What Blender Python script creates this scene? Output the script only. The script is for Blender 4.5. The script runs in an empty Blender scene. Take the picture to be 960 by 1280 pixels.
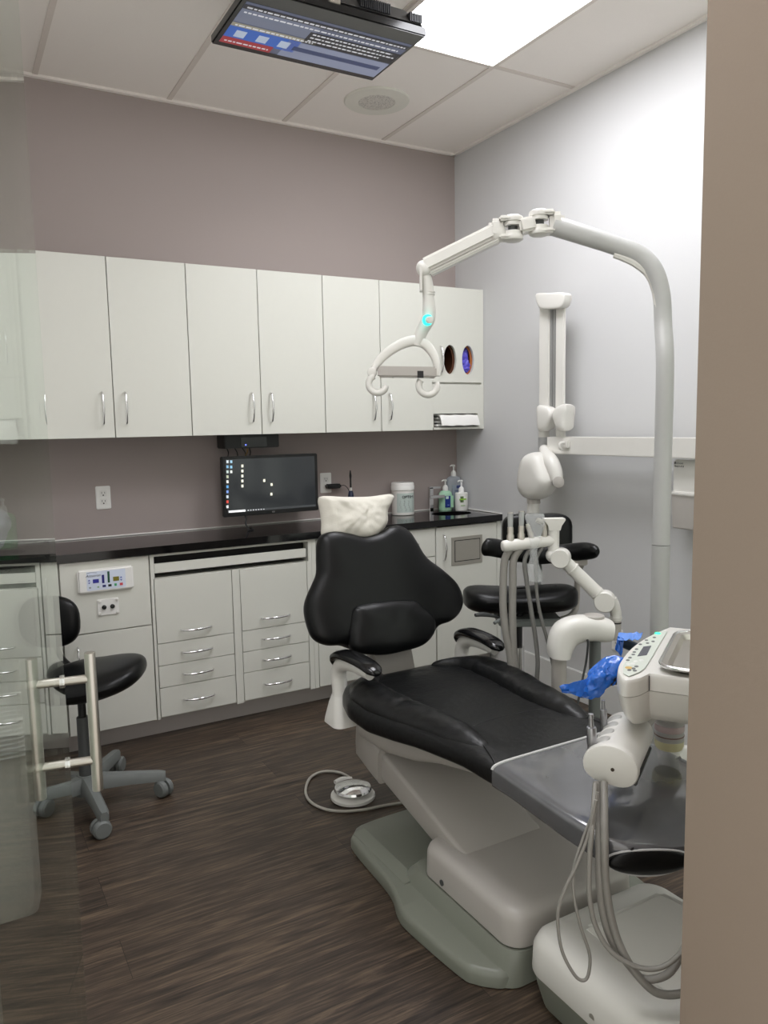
import bpy, bmesh, math, random
from mathutils import Vector, Matrix, noise
random.seed(7)
scene = bpy.context.scene
COL = scene.collection
PI = math.pi
# ------------------------------------------------------------------ camera
YAW, PITCH, ROLL, FPX = .5156, -.1137, -.0185, 961.64
CAM = Vector((-2.7709, -3.9565, 1.445))
_f = Vector((math.sin(YAW) * math.cos(PITCH), math.cos(YAW) * math.cos(PITCH), math.sin(PITCH)))
_r = Vector((math.cos(YAW), -math.sin(YAW), 0))
_u = _r.cross(_f)
RT = _r * math.cos(ROLL) + _u * math.sin(ROLL)
UP = -_r * math.sin(ROLL) + _u * math.cos(ROLL)
FW = _f
def ray(u, v): return FW + RT * ((u - 480) / FPX) - UP * ((v - 640) / FPX)
def at(u, v, D): return CAM + ray(u, v) * D
def onz(u, v, z): d = ray(u, v); return CAM + d * ((z - CAM.z) / d.z)
def ony(u, v, y): d = ray(u, v); return CAM + d * ((y - CAM.y) / d.y)
def onx(u, v, x): d = ray(u, v); return CAM + d * ((x - CAM.x) / d.x)
def onp(u, v, p0, n): d = ray(u, v); return CAM + d * ((p0 - CAM).dot(n) / d.dot(n))
cam_d = bpy.data.cameras.new('camera'); cam = bpy.data.objects.new('camera', cam_d); COL.objects.link(cam)
m = Matrix((RT, UP, -FW)).transposed().to_4x4(); m.translation = CAM
cam.matrix_world = m
cam_d.sensor_fit = 'VERTICAL'; cam_d.sensor_height = 36; cam_d.lens = FPX / 1280 * 36
cam_d.clip_start = .02
scene.camera = cam

# ------------------------------------------------------------------ materials
def lin(c):
    def g(v):
        v /= 255
        return v / 12.92 if v <= .04045 else ((v + .055) / 1.055) ** 2.4
    return (g(c[0]), g(c[1]), g(c[2]), 1)
MATS = {}
def mat(name, c, rough=.5, metal=0, coat=0, bump=0, scale=40, emit=None, estr=0, trans=0, var=0, ior=1.5, alpha=1, spec=.5):
    M = bpy.data.materials.new(name); M.use_nodes = True; MATS[name] = M
    nt = M.node_tree; b = nt.nodes['Principled BSDF']
    col = lin(c)
    b.inputs['Base Color'].default_value = col
    b.inputs['Roughness'].default_value = rough
    b.inputs['Metallic'].default_value = metal
    b.inputs['Coat Weight'].default_value = coat
    b.inputs['Coat Roughness'].default_value = .05
    b.inputs['Transmission Weight'].default_value = trans
    b.inputs['IOR'].default_value = ior
    b.inputs['Alpha'].default_value = alpha
    b.inputs['Specular IOR Level'].default_value = spec
    if emit:
        b.inputs['Emission Color'].default_value = lin(emit); b.inputs['Emission Strength'].default_value = estr
    tc = nt.nodes.new('ShaderNodeTexCoord')
    n = nt.nodes.new('ShaderNodeTexNoise'); n.inputs['Scale'].default_value = scale; n.inputs['Detail'].default_value = 4
    nt.links.new(tc.outputs['Object'], n.inputs['Vector'])
    mx = nt.nodes.new('ShaderNodeMix'); mx.data_type = 'RGBA'
    v = var if var else .02
    mx.inputs['A'].default_value = [x * (1 - v) for x in col[:3]] + [1]
    mx.inputs['B'].default_value = [min(1, x * (1 + v)) for x in col[:3]] + [1]
    nt.links.new(n.outputs['Fac'], mx.inputs['Factor']); nt.links.new(mx.outputs['Result'], b.inputs['Base Color'])
    if bump:
        bp = nt.nodes.new('ShaderNodeBump'); bp.inputs['Strength'].default_value = bump; bp.inputs['Distance'].default_value = .01
        nt.links.new(n.outputs['Fac'], bp.inputs['Height']); nt.links.new(bp.outputs['Normal'], b.inputs['Normal'])
    return M
W_BACK = mat('taupe wall paint', (166, 155, 151), .75, bump=.03, scale=300, spec=.3)
W_RIGHT = mat('pale grey wall paint', (206, 206, 206), .7, bump=.03, scale=300, spec=.3)
W_FRONT = mat('beige wall paint', (146, 131, 118), .7, bump=.03, scale=300, spec=.3)
CEIL = mat('ceiling tile', (244, 238, 232), .9, bump=.05, scale=250, spec=.2)
TEE = mat('ceiling grid metal', (222, 213, 205), .6)
CAB = mat('white laminate', (217, 217, 208), .38, var=.01, spec=.4)
CABIN = mat('cabinet interior', (28, 26, 25), .7)
TOEM = mat('toe kick laminate', (196, 190, 186), .35, metal=.3)
GRAN = mat('black polished stone', (14, 13, 14), .09, var=.5, scale=500)
CAULK = mat('white caulk', (225, 223, 218), .5)
STEEL = mat('brushed steel', (195, 190, 182), .3, metal=1)
STEELD = mat('dull steel plate', (182, 178, 168), .42, metal=.6)
PLATE = mat('outlet white', (234, 233, 229), .35)
CHROME = mat('chrome', (225, 225, 225), .08, metal=1)
BLK = mat('black leatherette', (8, 9, 10), .33, bump=.05, scale=350, spec=.28)
BLKS = mat('seat leather', (11, 12, 13), .36, bump=.14, scale=55, spec=.38)
BLKG = mat('glossy black plastic', (14, 14, 15), .15)
BLKP = mat('black plastic', (16, 16, 17), .4)
FILM = mat('clear plastic with painted sheen', (90, 91, 94), .17, coat=1, bump=.05, scale=7, ior=1.7, var=.35)  # grey base paints in haze and reflected light over the black footrest
GREYP = mat('grey nylon', (112, 116, 114), .5)
GREYD = mat('dark grey plastic', (70, 72, 72), .5)
EQW = mat('white equipment plastic', (222, 220, 214), .3, var=.01)
EQG = mat('pale grey equipment plastic', (180, 175, 169), .36, var=.01)
EQB = mat('grey green plastic', (127, 130, 119), .38)
HOSE = mat('grey hose', (138, 135, 129), .4)
CLEAR = mat('clear plastic', (235, 238, 238), .08, trans=.9, ior=1.2)
CLOTH = mat('white non-woven cloth', (218, 214, 203), .85, bump=.12, scale=220)
PAPER = mat('white paper', (240, 239, 235), .85)
SCREEN = mat('monitor screen', (22, 24, 25), .12, emit=(44, 46, 48), estr=.6)
BLUE = mat('blue barrier film', (30, 106, 208), .15, coat=.6, bump=.6, scale=45)
BLUEL = mat('pale blue barrier film', (90, 140, 225), .2, coat=.5, bump=.3, scale=30)
def lit(name, c, s=1.0):
    M = mat(name, c, .4, emit=c, estr=s); return M
def simple(name, c, r=.45, **k): return mat(name, c, r, **k)

# ------------------------------------------------------------------ mesh builder
def catmull(pts, k=8, closed=False):
    P = [Vector(p) for p in pts]; n = len(P); out = []
    rng = n if closed else n - 1
    for i in range(rng):
        if closed: a, b, c, d = P[i - 1], P[i], P[(i + 1) % n], P[(i + 2) % n]
        else: a, b, c, d = P[max(i - 1, 0)], P[i], P[i + 1], P[min(i + 2, n - 1)]
        for j in range(k):
            t = j / k
            out.append(.5 * ((2 * b) + (c - a) * t + (2 * a - 5 * b + 4 * c - d) * t * t + (3 * b - a - 3 * c + d) * t ** 3))
    if not closed: out.append(P[-1])
    return out
class MB:
    def __init__(self): self.bm = bmesh.new()
    def _bev(self, verts, bev, seg=2):
        if bev > 0:
            es = list({e for v in verts for e in v.link_edges})
            bmesh.ops.bevel(self.bm, geom=es, offset=bev, segments=seg, affect='EDGES', clamp_overlap=True)
    def hexa(self, c8, bev=0, seg=2):
        b = self.bm; v = [b.verts.new(p) for p in c8]
        for q in ((0, 3, 2, 1), (4, 5, 6, 7), (0, 1, 5, 4), (1, 2, 6, 5), (2, 3, 7, 6), (3, 0, 4, 7)): b.faces.new([v[i] for i in q])
        self._bev(v, bev, seg); return self
    def box(self, x0, x1, y0, y1, z0, z1, bev=0, seg=2):
        return self.hexa([(x0, y0, z0), (x1, y0, z0), (x1, y1, z0), (x0, y1, z0), (x0, y0, z1), (x1, y0, z1), (x1, y1, z1), (x0, y1, z1)], bev, seg)
    def obox(self, o, ex, ey, ez, x0, x1, y0, y1, z0, z1, bev=0, seg=2):
        o = Vector(o); f = lambda a, b, c: o + ex * a + ey * b + ez * c
        return self.hexa([f(x0, y0, z0), f(x1, y0, z0), f(x1, y1, z0), f(x0, y1, z0), f(x0, y0, z1), f(x1, y0, z1), f(x1, y1, z1), f(x0, y1, z1)], bev, seg)
    def loft(self, rings, cap0=True, cap1=True, closed=True):
        b = self.bm; R = [[b.verts.new(p) for p in r] for r in rings]; n = len(R[0])
        for i in range(len(R) - 1):
            for j in range(n if closed else n - 1):
                k = (j + 1) % n
                b.faces.new((R[i][j], R[i][k], R[i + 1][k], R[i + 1][j]))
        if cap0: b.faces.new(R[0][::-1])
        if cap1: b.faces.new(R[-1])
        return self
    def frame(self, d):
        d = Vector(d).normalized(); a = Vector((0, 0, 1)) if abs(d.z) < .9 else Vector((1, 0, 0))
        x = a.cross(d).normalized(); return x, d.cross(x)
    def cyl(self, p0, p1, r0, r1=None, n=24, bev=0):
        p0, p1 = Vector(p0), Vector(p1); r1 = r0 if r1 is None else r1
        x, y = self.frame(p1 - p0); d = (p1 - p0)
        circ = lambda c, r: [c + (x * math.cos(2 * PI * i / n) + y * math.sin(2 * PI * i / n)) * r for i in range(n)]
        if bev: 
            u = d.normalized() * bev
            return self.loft([circ(p0, r0 - bev), circ(p0 + u * .3, r0 - bev * .3), circ(p0 + u, r0), circ(p1 - u, r1), circ(p1 - u * .3, r1 - bev * .3), circ(p1, r1 - bev)])
        return self.loft([circ(p0, r0), circ(p1, r1)])
    def lathe(self, o, axis, prof, n=32):
        o = Vector(o); d = Vector(axis).normalized(); x, y = self.frame(d)
        rings = [[o + d * h + (x * math.cos(2 * PI * i / n) + y * math.sin(2 * PI * i / n)) * max(r, 1e-4) for i in range(n)] for r, h in prof]
        return self.loft(rings)
    def tube(self, pts, r, n=10, k=8, closed=False, flat=None, up=None):
        P = catmull(pts, k, closed) if k > 1 else [Vector(p) for p in pts]; N = len(P)
        if isinstance(r, (int, float)): R = [r] * N
        else:
            R = []
            for i in range(N):
                t = i / (N - 1) * (len(r) - 1); a = min(int(t), len(r) - 2); R.append(r[a] + (r[a + 1] - r[a]) * (t - a))
        rings = []; x = None
        for i in range(N):
            d = (P[(i + 1) % N] - P[i - 1]) if closed else (P[min(i + 1, N - 1)] - P[max(i - 1, 0)])
            d.normalize()
            if up is not None: x = Vector(up).cross(d).normalized()
            elif x is None: x, _ = self.frame(d)
            else: x = (x - d * x.dot(d)).normalized()
            y = d.cross(x); fx = flat if flat else 1
            rings.append([P[i] + (x * math.cos(2 * PI * j / n) + y * math.sin(2 * PI * j / n) * fx) * R[i] for j in range(n)])
        if closed: rings.append(rings[0]); return self.loft(rings, False, False)
        return self.loft(rings)
    def prism(self, outline, vec, bev=0, seg=2):
        b = self.bm; vec = Vector(vec)
        A = [b.verts.new(p) for p in outline]; B = [b.verts.new(Vector(p) + vec) for p in outline]; n = len(A)
        b.faces.new(A[::-1]); b.faces.new(B)
        for i in range(n): b.faces.new((A[i], A[(i + 1) % n], B[(i + 1) % n], B[i]))
        self._bev(A + B, bev, seg); return self
    def cushion(self, outline, n, tf, tb, p=4, dome=0, disp=None, smooth=3, c=None):
        O = catmull(outline, smooth, True); n = Vector(n).normalized()
        c = Vector(c) if c is not None else sum(O, Vector()) / len(O)
        S = [.12, .3, .5, .66, .78, .87, .93, .97, .99]
        def ring(s, t):
            h = t * (1 - s ** (p * 2)) ** (1 / p) + (dome if t > 0 else 0) * (1 - s * s)
            L = [c + (q - c) * s + n * h for q in O]
            return [q + n * disp(q) * (1 if t > 0 else 0) if disp else q for q in L]
        rings = [ring(s, -tb) for s in S] + [list(O)] + [ring(s, tf) for s in S[::-1]]
        return self.loft(rings)
    def ellip(self, c, rx, ry, rz, e=1, n=32, mseg=18, ax=None, disp=0, ds=20, seed=0):
        c = Vector(c); X, Y, Z = ax if ax else (Vector((1, 0, 0)), Vector((0, 1, 0)), Vector((0, 0, 1)))
        sp = lambda v, q: math.copysign(abs(v) ** q, v)
        rings = []
        for i in range(mseg + 1):
            a = -PI / 2 + PI * i / mseg; a = max(-PI / 2 + .02, min(PI / 2 - .02, a)); row = []
            for j in range(n):
                t = 2 * PI * j / n
                q = c + X * rx * sp(math.cos(a), e) * sp(math.cos(t), e) + Y * ry * sp(math.cos(a), e) * sp(math.sin(t), e) + Z * rz * sp(math.sin(a), e)
                if disp: q = q + (q - c).normalized() * disp * (noise.noise(q * ds + Vector((seed, 0, 0))) + .28 * (.5 - abs(noise.noise(q * ds * 2.3 + Vector((0, seed, 0))) * 2)))
                row.append(q)
            rings.append(row)
        return self.loft(rings)
    def sheet(self, grid, th=0):
        b = self.bm; G = [[b.verts.new(p) for p in r] for r in grid]
        for i in range(len(G) - 1):
            for j in range(len(G[0]) - 1): b.faces.new((G[i][j], G[i][j + 1], G[i + 1][j + 1], G[i + 1][j]))
        if th:
            g = list(b.faces); bmesh.ops.recalc_face_normals(b, faces=g); bmesh.ops.solidify(b, geom=g, thickness=th)
        return self
ORG = {}
def link(name, mb, mt, parent=None, org=None, ang=38):
    bm = mb.bm
    bmesh.ops.recalc_face_normals(bm, faces=bm.faces)
    o3 = ORG[parent.name] if parent else (Vector(org) if org is not None else Vector())
    bmesh.ops.translate(bm, verts=bm.verts, vec=-o3)
    for f in bm.faces: f.smooth = True
    for e in bm.edges:
        if len(e.link_faces) == 2 and e.calc_face_angle(0) > math.radians(ang): e.smooth = False
    me = bpy.data.meshes.new(name); bm.to_mesh(me); bm.free()
    me.materials.append(mt)
    o = bpy.data.objects.new(name, me); COL.objects.link(o)
    if parent: o.parent = parent
    else: o.location = o3
    ORG[o.name] = o3
    return o
def tag(o, label, cat, group=None):
    o['label'] = label; o['category'] = cat
    if group: o['group'] = group
    return o
def thing(name, label, cat, loc, group=None):
    o = bpy.data.objects.new(name, None); COL.objects.link(o); o.location = loc; o.empty_display_size = .05
    ORG[o.name] = Vector(loc); return tag(o, label, cat, group)
def single(name, mb, mt, label, cat, org=None, group=None): return tag(link(name, mb, mt, None, org), label, cat, group)
def struct(name, mb, mt, parent=None):
    o = link(name, mb, mt, parent)
    if not parent: o['kind'] = 'structure'
    return o
def text(name, s, parent, o, ex, ey, size, mt, shear=0, align='CENTER'):
    c = bpy.data.curves.new(name, 'FONT'); c.body = s; c.size = size; c.align_x = align; c.align_y = 'CENTER'; c.shear = shear; c.extrude = .0004
    c.materials.append(mt)
    t0_ = bpy.data.objects.new('lettering', c); me = bpy.data.meshes.new_from_object(t0_); bpy.data.objects.remove(t0_)
    t = bpy.data.objects.new(name, me); COL.objects.link(t)
    ex = Vector(ex).normalized(); ey = Vector(ey).normalized(); ez = ex.cross(ey)
    M = Matrix((ex, ey, ez)).transposed().to_4x4(); M.translation = Vector(o) - ORG[parent.name]
    t.parent = parent; t.matrix_local = M
    return t
X, Y, Z = Vector((1, 0, 0)), Vector((0, 1, 0)), Vector((0, 0, 1))
V = Vector
# ================================================================== THE ROOM
H = 3.0368
YF = -3.11           # inner face of the front wall
XL = -2.86
# floor with wood planks along x
FL = bpy.data.materials.new('vinyl wood planks'); FL.use_nodes = True
nt = FL.node_tree; N = nt.nodes; L = nt.links; bs = N['Principled BSDF']
tc = N.new('ShaderNodeTexCoord')
br = N.new('ShaderNodeTexBrick'); br.inputs['Scale'].default_value = 1; br.inputs['Mortar Size'].default_value = .0009
br.inputs['Brick Width'].default_value = 1.22; br.inputs['Row Height'].default_value = .18; br.offset = .37; br.inputs['Bias'].default_value = 0
br.inputs['Color1'].default_value = (0, 0, 0, 1); br.inputs['Color2'].default_value = (1, 1, 1, 1); br.inputs['Mortar'].default_value = (.35, .35, .35, 1)
L.new(tc.outputs['Object'], br.inputs['Vector'])
mp = N.new('ShaderNodeMapping'); mp.inputs['Scale'].default_value = (2.6, 40, 1); L.new(tc.outputs['Object'], mp.inputs['Vector'])
ad = N.new('ShaderNodeVectorMath'); ad.operation = 'MULTIPLY_ADD'; ad.inputs[1].default_value = (7, 3, 0)
L.new(br.outputs['Color'], ad.inputs[0]); L.new(mp.outputs['Vector'], ad.inputs[2])
n1 = N.new('ShaderNodeTexNoise'); n1.inputs['Scale'].default_value = 1; n1.inputs['Detail'].default_value = 8; n1.inputs['Roughness'].default_value = .7; n1.inputs['Distortion'].default_value = .9
L.new(ad.outputs['Vector'], n1.inputs['Vector'])
mp2 = N.new('ShaderNodeMapping'); mp2.inputs['Scale'].default_value = (7, 150, 1); L.new(tc.outputs['Object'], mp2.inputs['Vector'])
n2 = N.new('ShaderNodeTexNoise'); n2.inputs['Scale'].default_value = 1; n2.inputs['Detail'].default_value = 5; L.new(mp2.outputs['Vector'], n2.inputs['Vector'])
cr = N.new('ShaderNodeValToRGB'); e = cr.color_ramp.elements
e[0].position = .3; e[0].color = lin((33, 27, 22)); e[1].position = .70; e[1].color = lin((116, 99, 81))
x_ = e.new(.5); x_.color = lin((71, 60, 51))
ma = N.new('ShaderNodeMath'); ma.operation = 'MULTIPLY_ADD'; ma.inputs[1].default_value = .5; L.new(n2.outputs['Fac'], ma.inputs[0])
mb_ = N.new('ShaderNodeMath'); mb_.operation = 'MULTIPLY_ADD'; mb_.inputs[1].default_value = .8; mb_.inputs[2].default_value = -.14
L.new(n1.outputs['Fac'], mb_.inputs[0]); L.new(mb_.outputs[0], ma.inputs[2]); L.new(ma.outputs[0], cr.inputs['Fac'])
mi = N.new('ShaderNodeMix'); mi.data_type = 'RGBA'; mi.blend_type = 'MULTIPLY'; mi.inputs['Factor'].default_value = 1
cr2 = N.new('ShaderNodeValToRGB'); cr2.color_ramp.elements[0].color = (.72, .72, .74, 1); cr2.color_ramp.elements[1].color = (1.0, .98, .96, 1)
L.new(br.outputs['Color'], cr2.inputs['Fac']); L.new(cr.outputs['Color'], mi.inputs['A']); L.new(cr2.outputs['Color'], mi.inputs['B'])
mo = N.new('ShaderNodeMix'); mo.data_type = 'RGBA'; L.new(br.outputs['Fac'], mo.inputs['Factor']); L.new(mi.outputs['Result'], mo.inputs['A']); mo.inputs['B'].default_value = lin((38, 32, 28))
L.new(mo.outputs['Result'], bs.inputs['Base Color']); bs.inputs['Roughness'].default_value = .42; bs.inputs['Specular IOR Level'].default_value = .4
bp = N.new('ShaderNodeBump'); bp.inputs['Strength'].default_value = .06; L.new(ma.outputs[0], bp.inputs['Height']); L.new(bp.outputs['Normal'], bs.inputs['Normal'])
struct('floor', MB().box(XL - .12, .14, -3.28, .15, -.1, 0), FL)
struct('floor_corridor_bounce', MB().box(-5.5, 2.5, -6.5, -3.2805, -.1, 0), simple('pale bounce floor', (226, 222, 214), .5))  # unseen corridor floor, made pale to bounce light up to the ceiling
struct('wall_back', MB().box(XL - .12, .14, 0, .12, 0, H + .1), W_BACK)
struct('wall_right', MB().box(0, .14, YF - .2, 0, 0, H + .1), W_RIGHT)
struct('wall_left', MB().box(XL - .12, XL, YF - .15, 0, 0, H + .1), mat('white bounce wall paint', (238, 237, 234), .7, bump=.03, scale=300, spec=.3))  # out of view; whitened so that its bounce brightens the ceiling
XJ, YJ = -1.705, -3.112
struct('wall_front', MB().box(XJ, -1.15, YJ - .17, YJ, 0, H + .1), W_FRONT)
struct('ceiling', MB().box(XL - .12, .14, YJ - .17, .12, H, H + .08), CEIL)
g = MB(); t0, gg, ty = .5013, .5995, 1.0275
for k in range(4): g.box(-t0 - gg * k - .012, -t0 - gg * k + .012, YF, -.02, H - .004, H)
for k in range(2):
    yy = -ty - 1.2 * k; g.box(XL, -.02, yy - .012, yy + .012, H - .0037, H)
struct('trim_1', g, TEE)
g = MB(); g.box(XL, 0, -.022, 0, H - .012, H); g.box(-.022, 0, YF, 0, H - .012, H); g.box(XL, XL + .022, YF, 0, H - .012, H)
struct('trim_2', g, CEIL)
g = MB().box(-.014, 0, YF, -.36, 0, .16, .004); struct('baseboard_right', g, simple('white trim paint', (222, 222, 220), .4))

# ceiling light panel
def panel_light(x0, x1, y0, y1, label, s, col):
    t = thing('ceiling_light', label, 'ceiling light', ((x0 + x1) / 2, (y0 + y1) / 2, H), 'ceiling light panels')
    fr = MB()
    for a in ((x0, x1, y0, y0 + .02), (x0, x1, y1 - .02, y1), (x0, x0 + .02, y0 + .02, y1 - .02), (x1 - .02, x1, y0 + .02, y1 - .02)): fr.box(*a, H - .012, H)
    link('frame', fr, TEE, t)
    link('diffuser', MB().box(x0 + .02, x1 - .02, y0 + .02, y1 - .02, H - .008, H - .002), lit('light diffuser %d' % int(s * 10), col, s), t)
    return t
panel_light(-t0 - gg, -t0, -ty - 1.2, -ty, 'bright rectangular ceiling light panel beside the ceiling television', 11, (250, 250, 255))
panel_light(-t0 - gg * 3 - .01, -t0 - gg * 2 - .01, YF + .12, YF + 1.3, 'added rectangular ceiling light panel, out of view, nearest the glass door', 6.5, (250, 250, 255))  # unseen second panel, added as extra light from the door side

# ceiling speaker
c = V((-.79, -.465, H)); t = thing('ceiling_speaker', 'round white speaker grille flush in a ceiling tile', 'speaker', c)
link('rim', MB().lathe(c, -Z, [(.163, 0), (.163, .004), (.158, .009), (.092, .011), (.09, .006)], 48), simple('speaker rim', (226, 224, 214), .5), t)
GR = mat('perforated grille', (178, 174, 166), .6)
nt = GR.node_tree; b = nt.nodes['Principled BSDF']; vo = nt.nodes.new('ShaderNodeTexVoronoi'); vo.inputs['Scale'].default_value = 130
tcn = nt.nodes.new('ShaderNodeTexCoord'); nt.links.new(tcn.outputs['Object'], vo.inputs['Vector'])
r_ = nt.nodes.new('ShaderNodeValToRGB'); r_.color_ramp.elements[0].color = lin((150, 147, 140)); r_.color_ramp.elements[1].color = lin((214, 210, 202)); r_.color_ramp.elements[0].position = .2; r_.color_ramp.elements[1].position = .45
nt.links.new(vo.outputs['Distance'], r_.inputs['Fac']); nt.links.new(r_.outputs['Color'], b.inputs['Base Color'])
link('grille', MB().lathe(c, -Z, [(.09, .004), (.09, .009), (.05, .013), (.001, .014)], 48), GR, t)

# ceiling television, screen facing down
tv = thing('ceiling_television', 'black flat television hung face down from the ceiling, showing a news channel', 'television', (-1.52, -1.33, 2.8))
zx = 2.8
x0, x1, y0, y1 = -1.845, -1.19, -1.535, -1.138
link('bezel', MB().box(x0, x1, y0, y1, zx, zx + .03, .004), BLKG, tv)
b = MB(); b.hexa([(x0 + .03, y0 - .0, zx + .03), (x1 - .0, y0 - .0, zx + .03), (x1 - .03, y1 - .05, zx + .03), (x0 + .03, y1 - .05, zx + .03),
   (x0 + .08, y0 + .05, zx + .1), (x1 - .06, y0 + .05, zx + .1), (x1 - .08, y1 - .1, zx + .1), (x0 + .08, y1 - .1, zx + .1)], .008)
body = link('back_case', b, simple('charcoal case', (46, 45, 44), .45), tv)
v = MB()
for k in range(16): v.box(-1.45 + k * .0075, -1.447 + k * .0075, y0 + .002, y0 + .03, zx + .042, zx + .075)
link('vent', v, BLKP, body); v = MB()
for k in range(8): v.box(-1.255 + k * .0065, -1.2525 + k * .0065, y0 + .002, y0 + .03, zx + .04, zx + .07)
link('vent', v, BLKP, body)
link('badge', MB().box(-1.57, -1.53, y0 - .006, y0 + .01, zx + .024, zx + .055, .002), STEEL, tv)
sc = link('screen', MB().box(x0 + .018, x1 - .014, y0 + .075, y1 - .035, zx - .001, zx + .004), lit('television picture', (80, 86, 106), .36), tv)
sx0, sx1, sy0, sy1 = x0 + .018, x1 - .014, y0 + .075, y1 - .035
def patch(name, u0, u1, w0, w1, c, s=.8, dz=.0016):   # u from left, w from the far (ceiling-side lower) edge
    a = MB().box(sx0 + (sx1 - sx0) * u0, sx0 + (sx1 - sx0) * u1, sy1 - (sy1 - sy0) * w1, sy1 - (sy1 - sy0) * w0, zx - dz, zx - dz + .0008)
    return link(name, a, lit(name + ' glow %d' % len(MATS), [q * .8 for q in c], s * .5), sc)
patch('picture_block', 0, .45, .55, .9, (128, 136, 160), .7)
patch('picture_block', .35, 1, .0, .42, (150, 158, 186), .8)
patch('picture_block', .0, .42, .14, .44, (52, 104, 200), .9)
patch('caption_bar', 0, .30, .0, .16, (176, 48, 56), .8, .002)
patch('caption_bar', .0, .5, .44, .52, (176, 170, 150), .7, .002)
patch('caption_box', .42, 1.0, .44, .72, (34, 34, 44), .3, .002)
patch('picture_block', .4, .97, .2, .3, (60, 74, 120), .6, .002)
patch('picture_block', .0, 1, .86, .95, (44, 44, 54), .4, .002)
for k in range(3): patch('weather_icon', .05 + k * .13, .11 + k * .13, .2, .36, (196, 210, 232), .9, .0022)
capm = lit('caption white', (205, 206, 212), .32)
for rw, (u0, u1) in ((.68, (.44, .95)), (.60, (.44, .98)), (.52, (.44, .9)), (.90, (.02, .98)), (.79, (.02, .96)), (.48, (.02, .48)), (.07, (.02, .28))):
    u = u0; b = MB()
    while u < u1:
        w = random.uniform(.012, .035); yy = sy1 - (sy1 - sy0) * rw
        b.box(sx0 + (sx1 - sx0) * u, sx0 + (sx1 - sx0) * min(u + w, u1), yy - .004, yy + .004, zx - .003, zx - .0024); u += w + .008
    link('caption_line', b, capm, sc)
b = MB(); b.cyl((-1.52, -1.33, zx + .1), (-1.52, -1.33, H), .03); b.box(-1.6, -1.44, -1.41, -1.25, H - .012, H - .001, .003); b.box(-1.62, -1.42, -1.43, -1.23, zx + .095, zx + .11, .003)
link('mount', b, BLKP, tv)

# ------------------------------------------------------------------ wall cabinets
def vhandle(x, yf, z0, z1, parent, name='handle'):
    m = (z0 + z1) / 2
    b = MB().tube([(x, yf, z0), (x, yf - .02, z0 + .012), (x, yf - .034, m), (x, yf - .02, z1 - .012), (x, yf, z1)], [.0035, .0045, .0055, .0045, .0035], 10, 8)
    return link(name, b, CHROME, parent)
def hhandle(x0, x1, yf, z, parent, name='handle'):
    m = (x0 + x1) / 2
    b = MB().tube([(x0, yf, z), (x0 + .012, yf - .02, z), (m, yf - .032, z), (x1 - .012, yf - .02, z), (x1, yf, z)], [.0035, .0045, .006, .0045, .0035], 10, 8)
    return link(name, b, CHROME, parent)
UZ0, UZ1, UF = 1.4083, 2.2066, -.3015
def wall_cab(xa, xb, label):
    t = thing('wall_cabinet', label, 'cabinet', ((xa + xb) / 2, -.14, UZ0), 'white wall cabinets')
    link('body', MB().box(xa + .0005, xb - .0005, UF + .0195, 0, UZ0, UZ1), CAB, t)
    xm = (xa + xb) / 2
    for a, b_, hx in ((xa, xm, xm - .05), (xm, xb, xm + .05)):
        d = link('door', MB().box(a + .0018, b_ - .0018, UF, UF + .019, UZ0 - .002, UZ1 - .001, .0012, 1), CAB, t)
        vhandle(hx, UF, 1.465, 1.612, d)
DX = [-2.446, -1.74, -1.038, -.37]
wall_cab(-2.446, -1.74, 'white two-door wall cabinet nearest the glass door')
wall_cab(-1.74, -1.038, 'white two-door wall cabinet directly above the desktop monitor')
wall_cab(-1.038, -.37, 'white two-door wall cabinet beside the glove dispenser unit')
def ellipse_hole_panel(mb, xa, xb, za, zb, y0, y1, holes, n=40):
    # rectangular panel split into columns, each with one elliptical opening
    xs = [xa] + [(holes[i][0] + holes[i + 1][0]) / 2 for i in range(len(holes) - 1)] + [xb]
    for (cx, cz, rx, rz), l, r in zip(holes, xs[:-1], xs[1:]):
        rings = []
        for y in (y0, y1):
            E = [V((cx + rx * math.cos(2 * PI * i / n), y, cz + rz * math.sin(2 * PI * i / n))) for i in range(n)]
            Q = []
            for i in range(n):
                c_, s_ = math.cos(2 * PI * i / n), math.sin(2 * PI * i / n)
                tx = ((r - cx) if c_ > 0 else (l - cx)) / c_ if abs(c_) > 1e-6 else 1e9
                tz = ((zb - cz) if s_ > 0 else (za - cz)) / s_ if abs(s_) > 1e-6 else 1e9
                k = min(tx, tz); Q.append(V((cx + c_ * k, y, cz + s_ * k)))
            for (ax, az) in ((l, za), (r, za), (r, zb), (l, zb)):
                i = min(range(n), key=lambda j: (Q[j] - V((ax, y, az))).length); Q[i] = V((ax, y, az))
            rings.append((E, Q))
        (E0, Q0), (E1, Q1) = rings
        mb.loft([Q0, E0, E1, Q1, Q0], False, False)
    return mb
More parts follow.
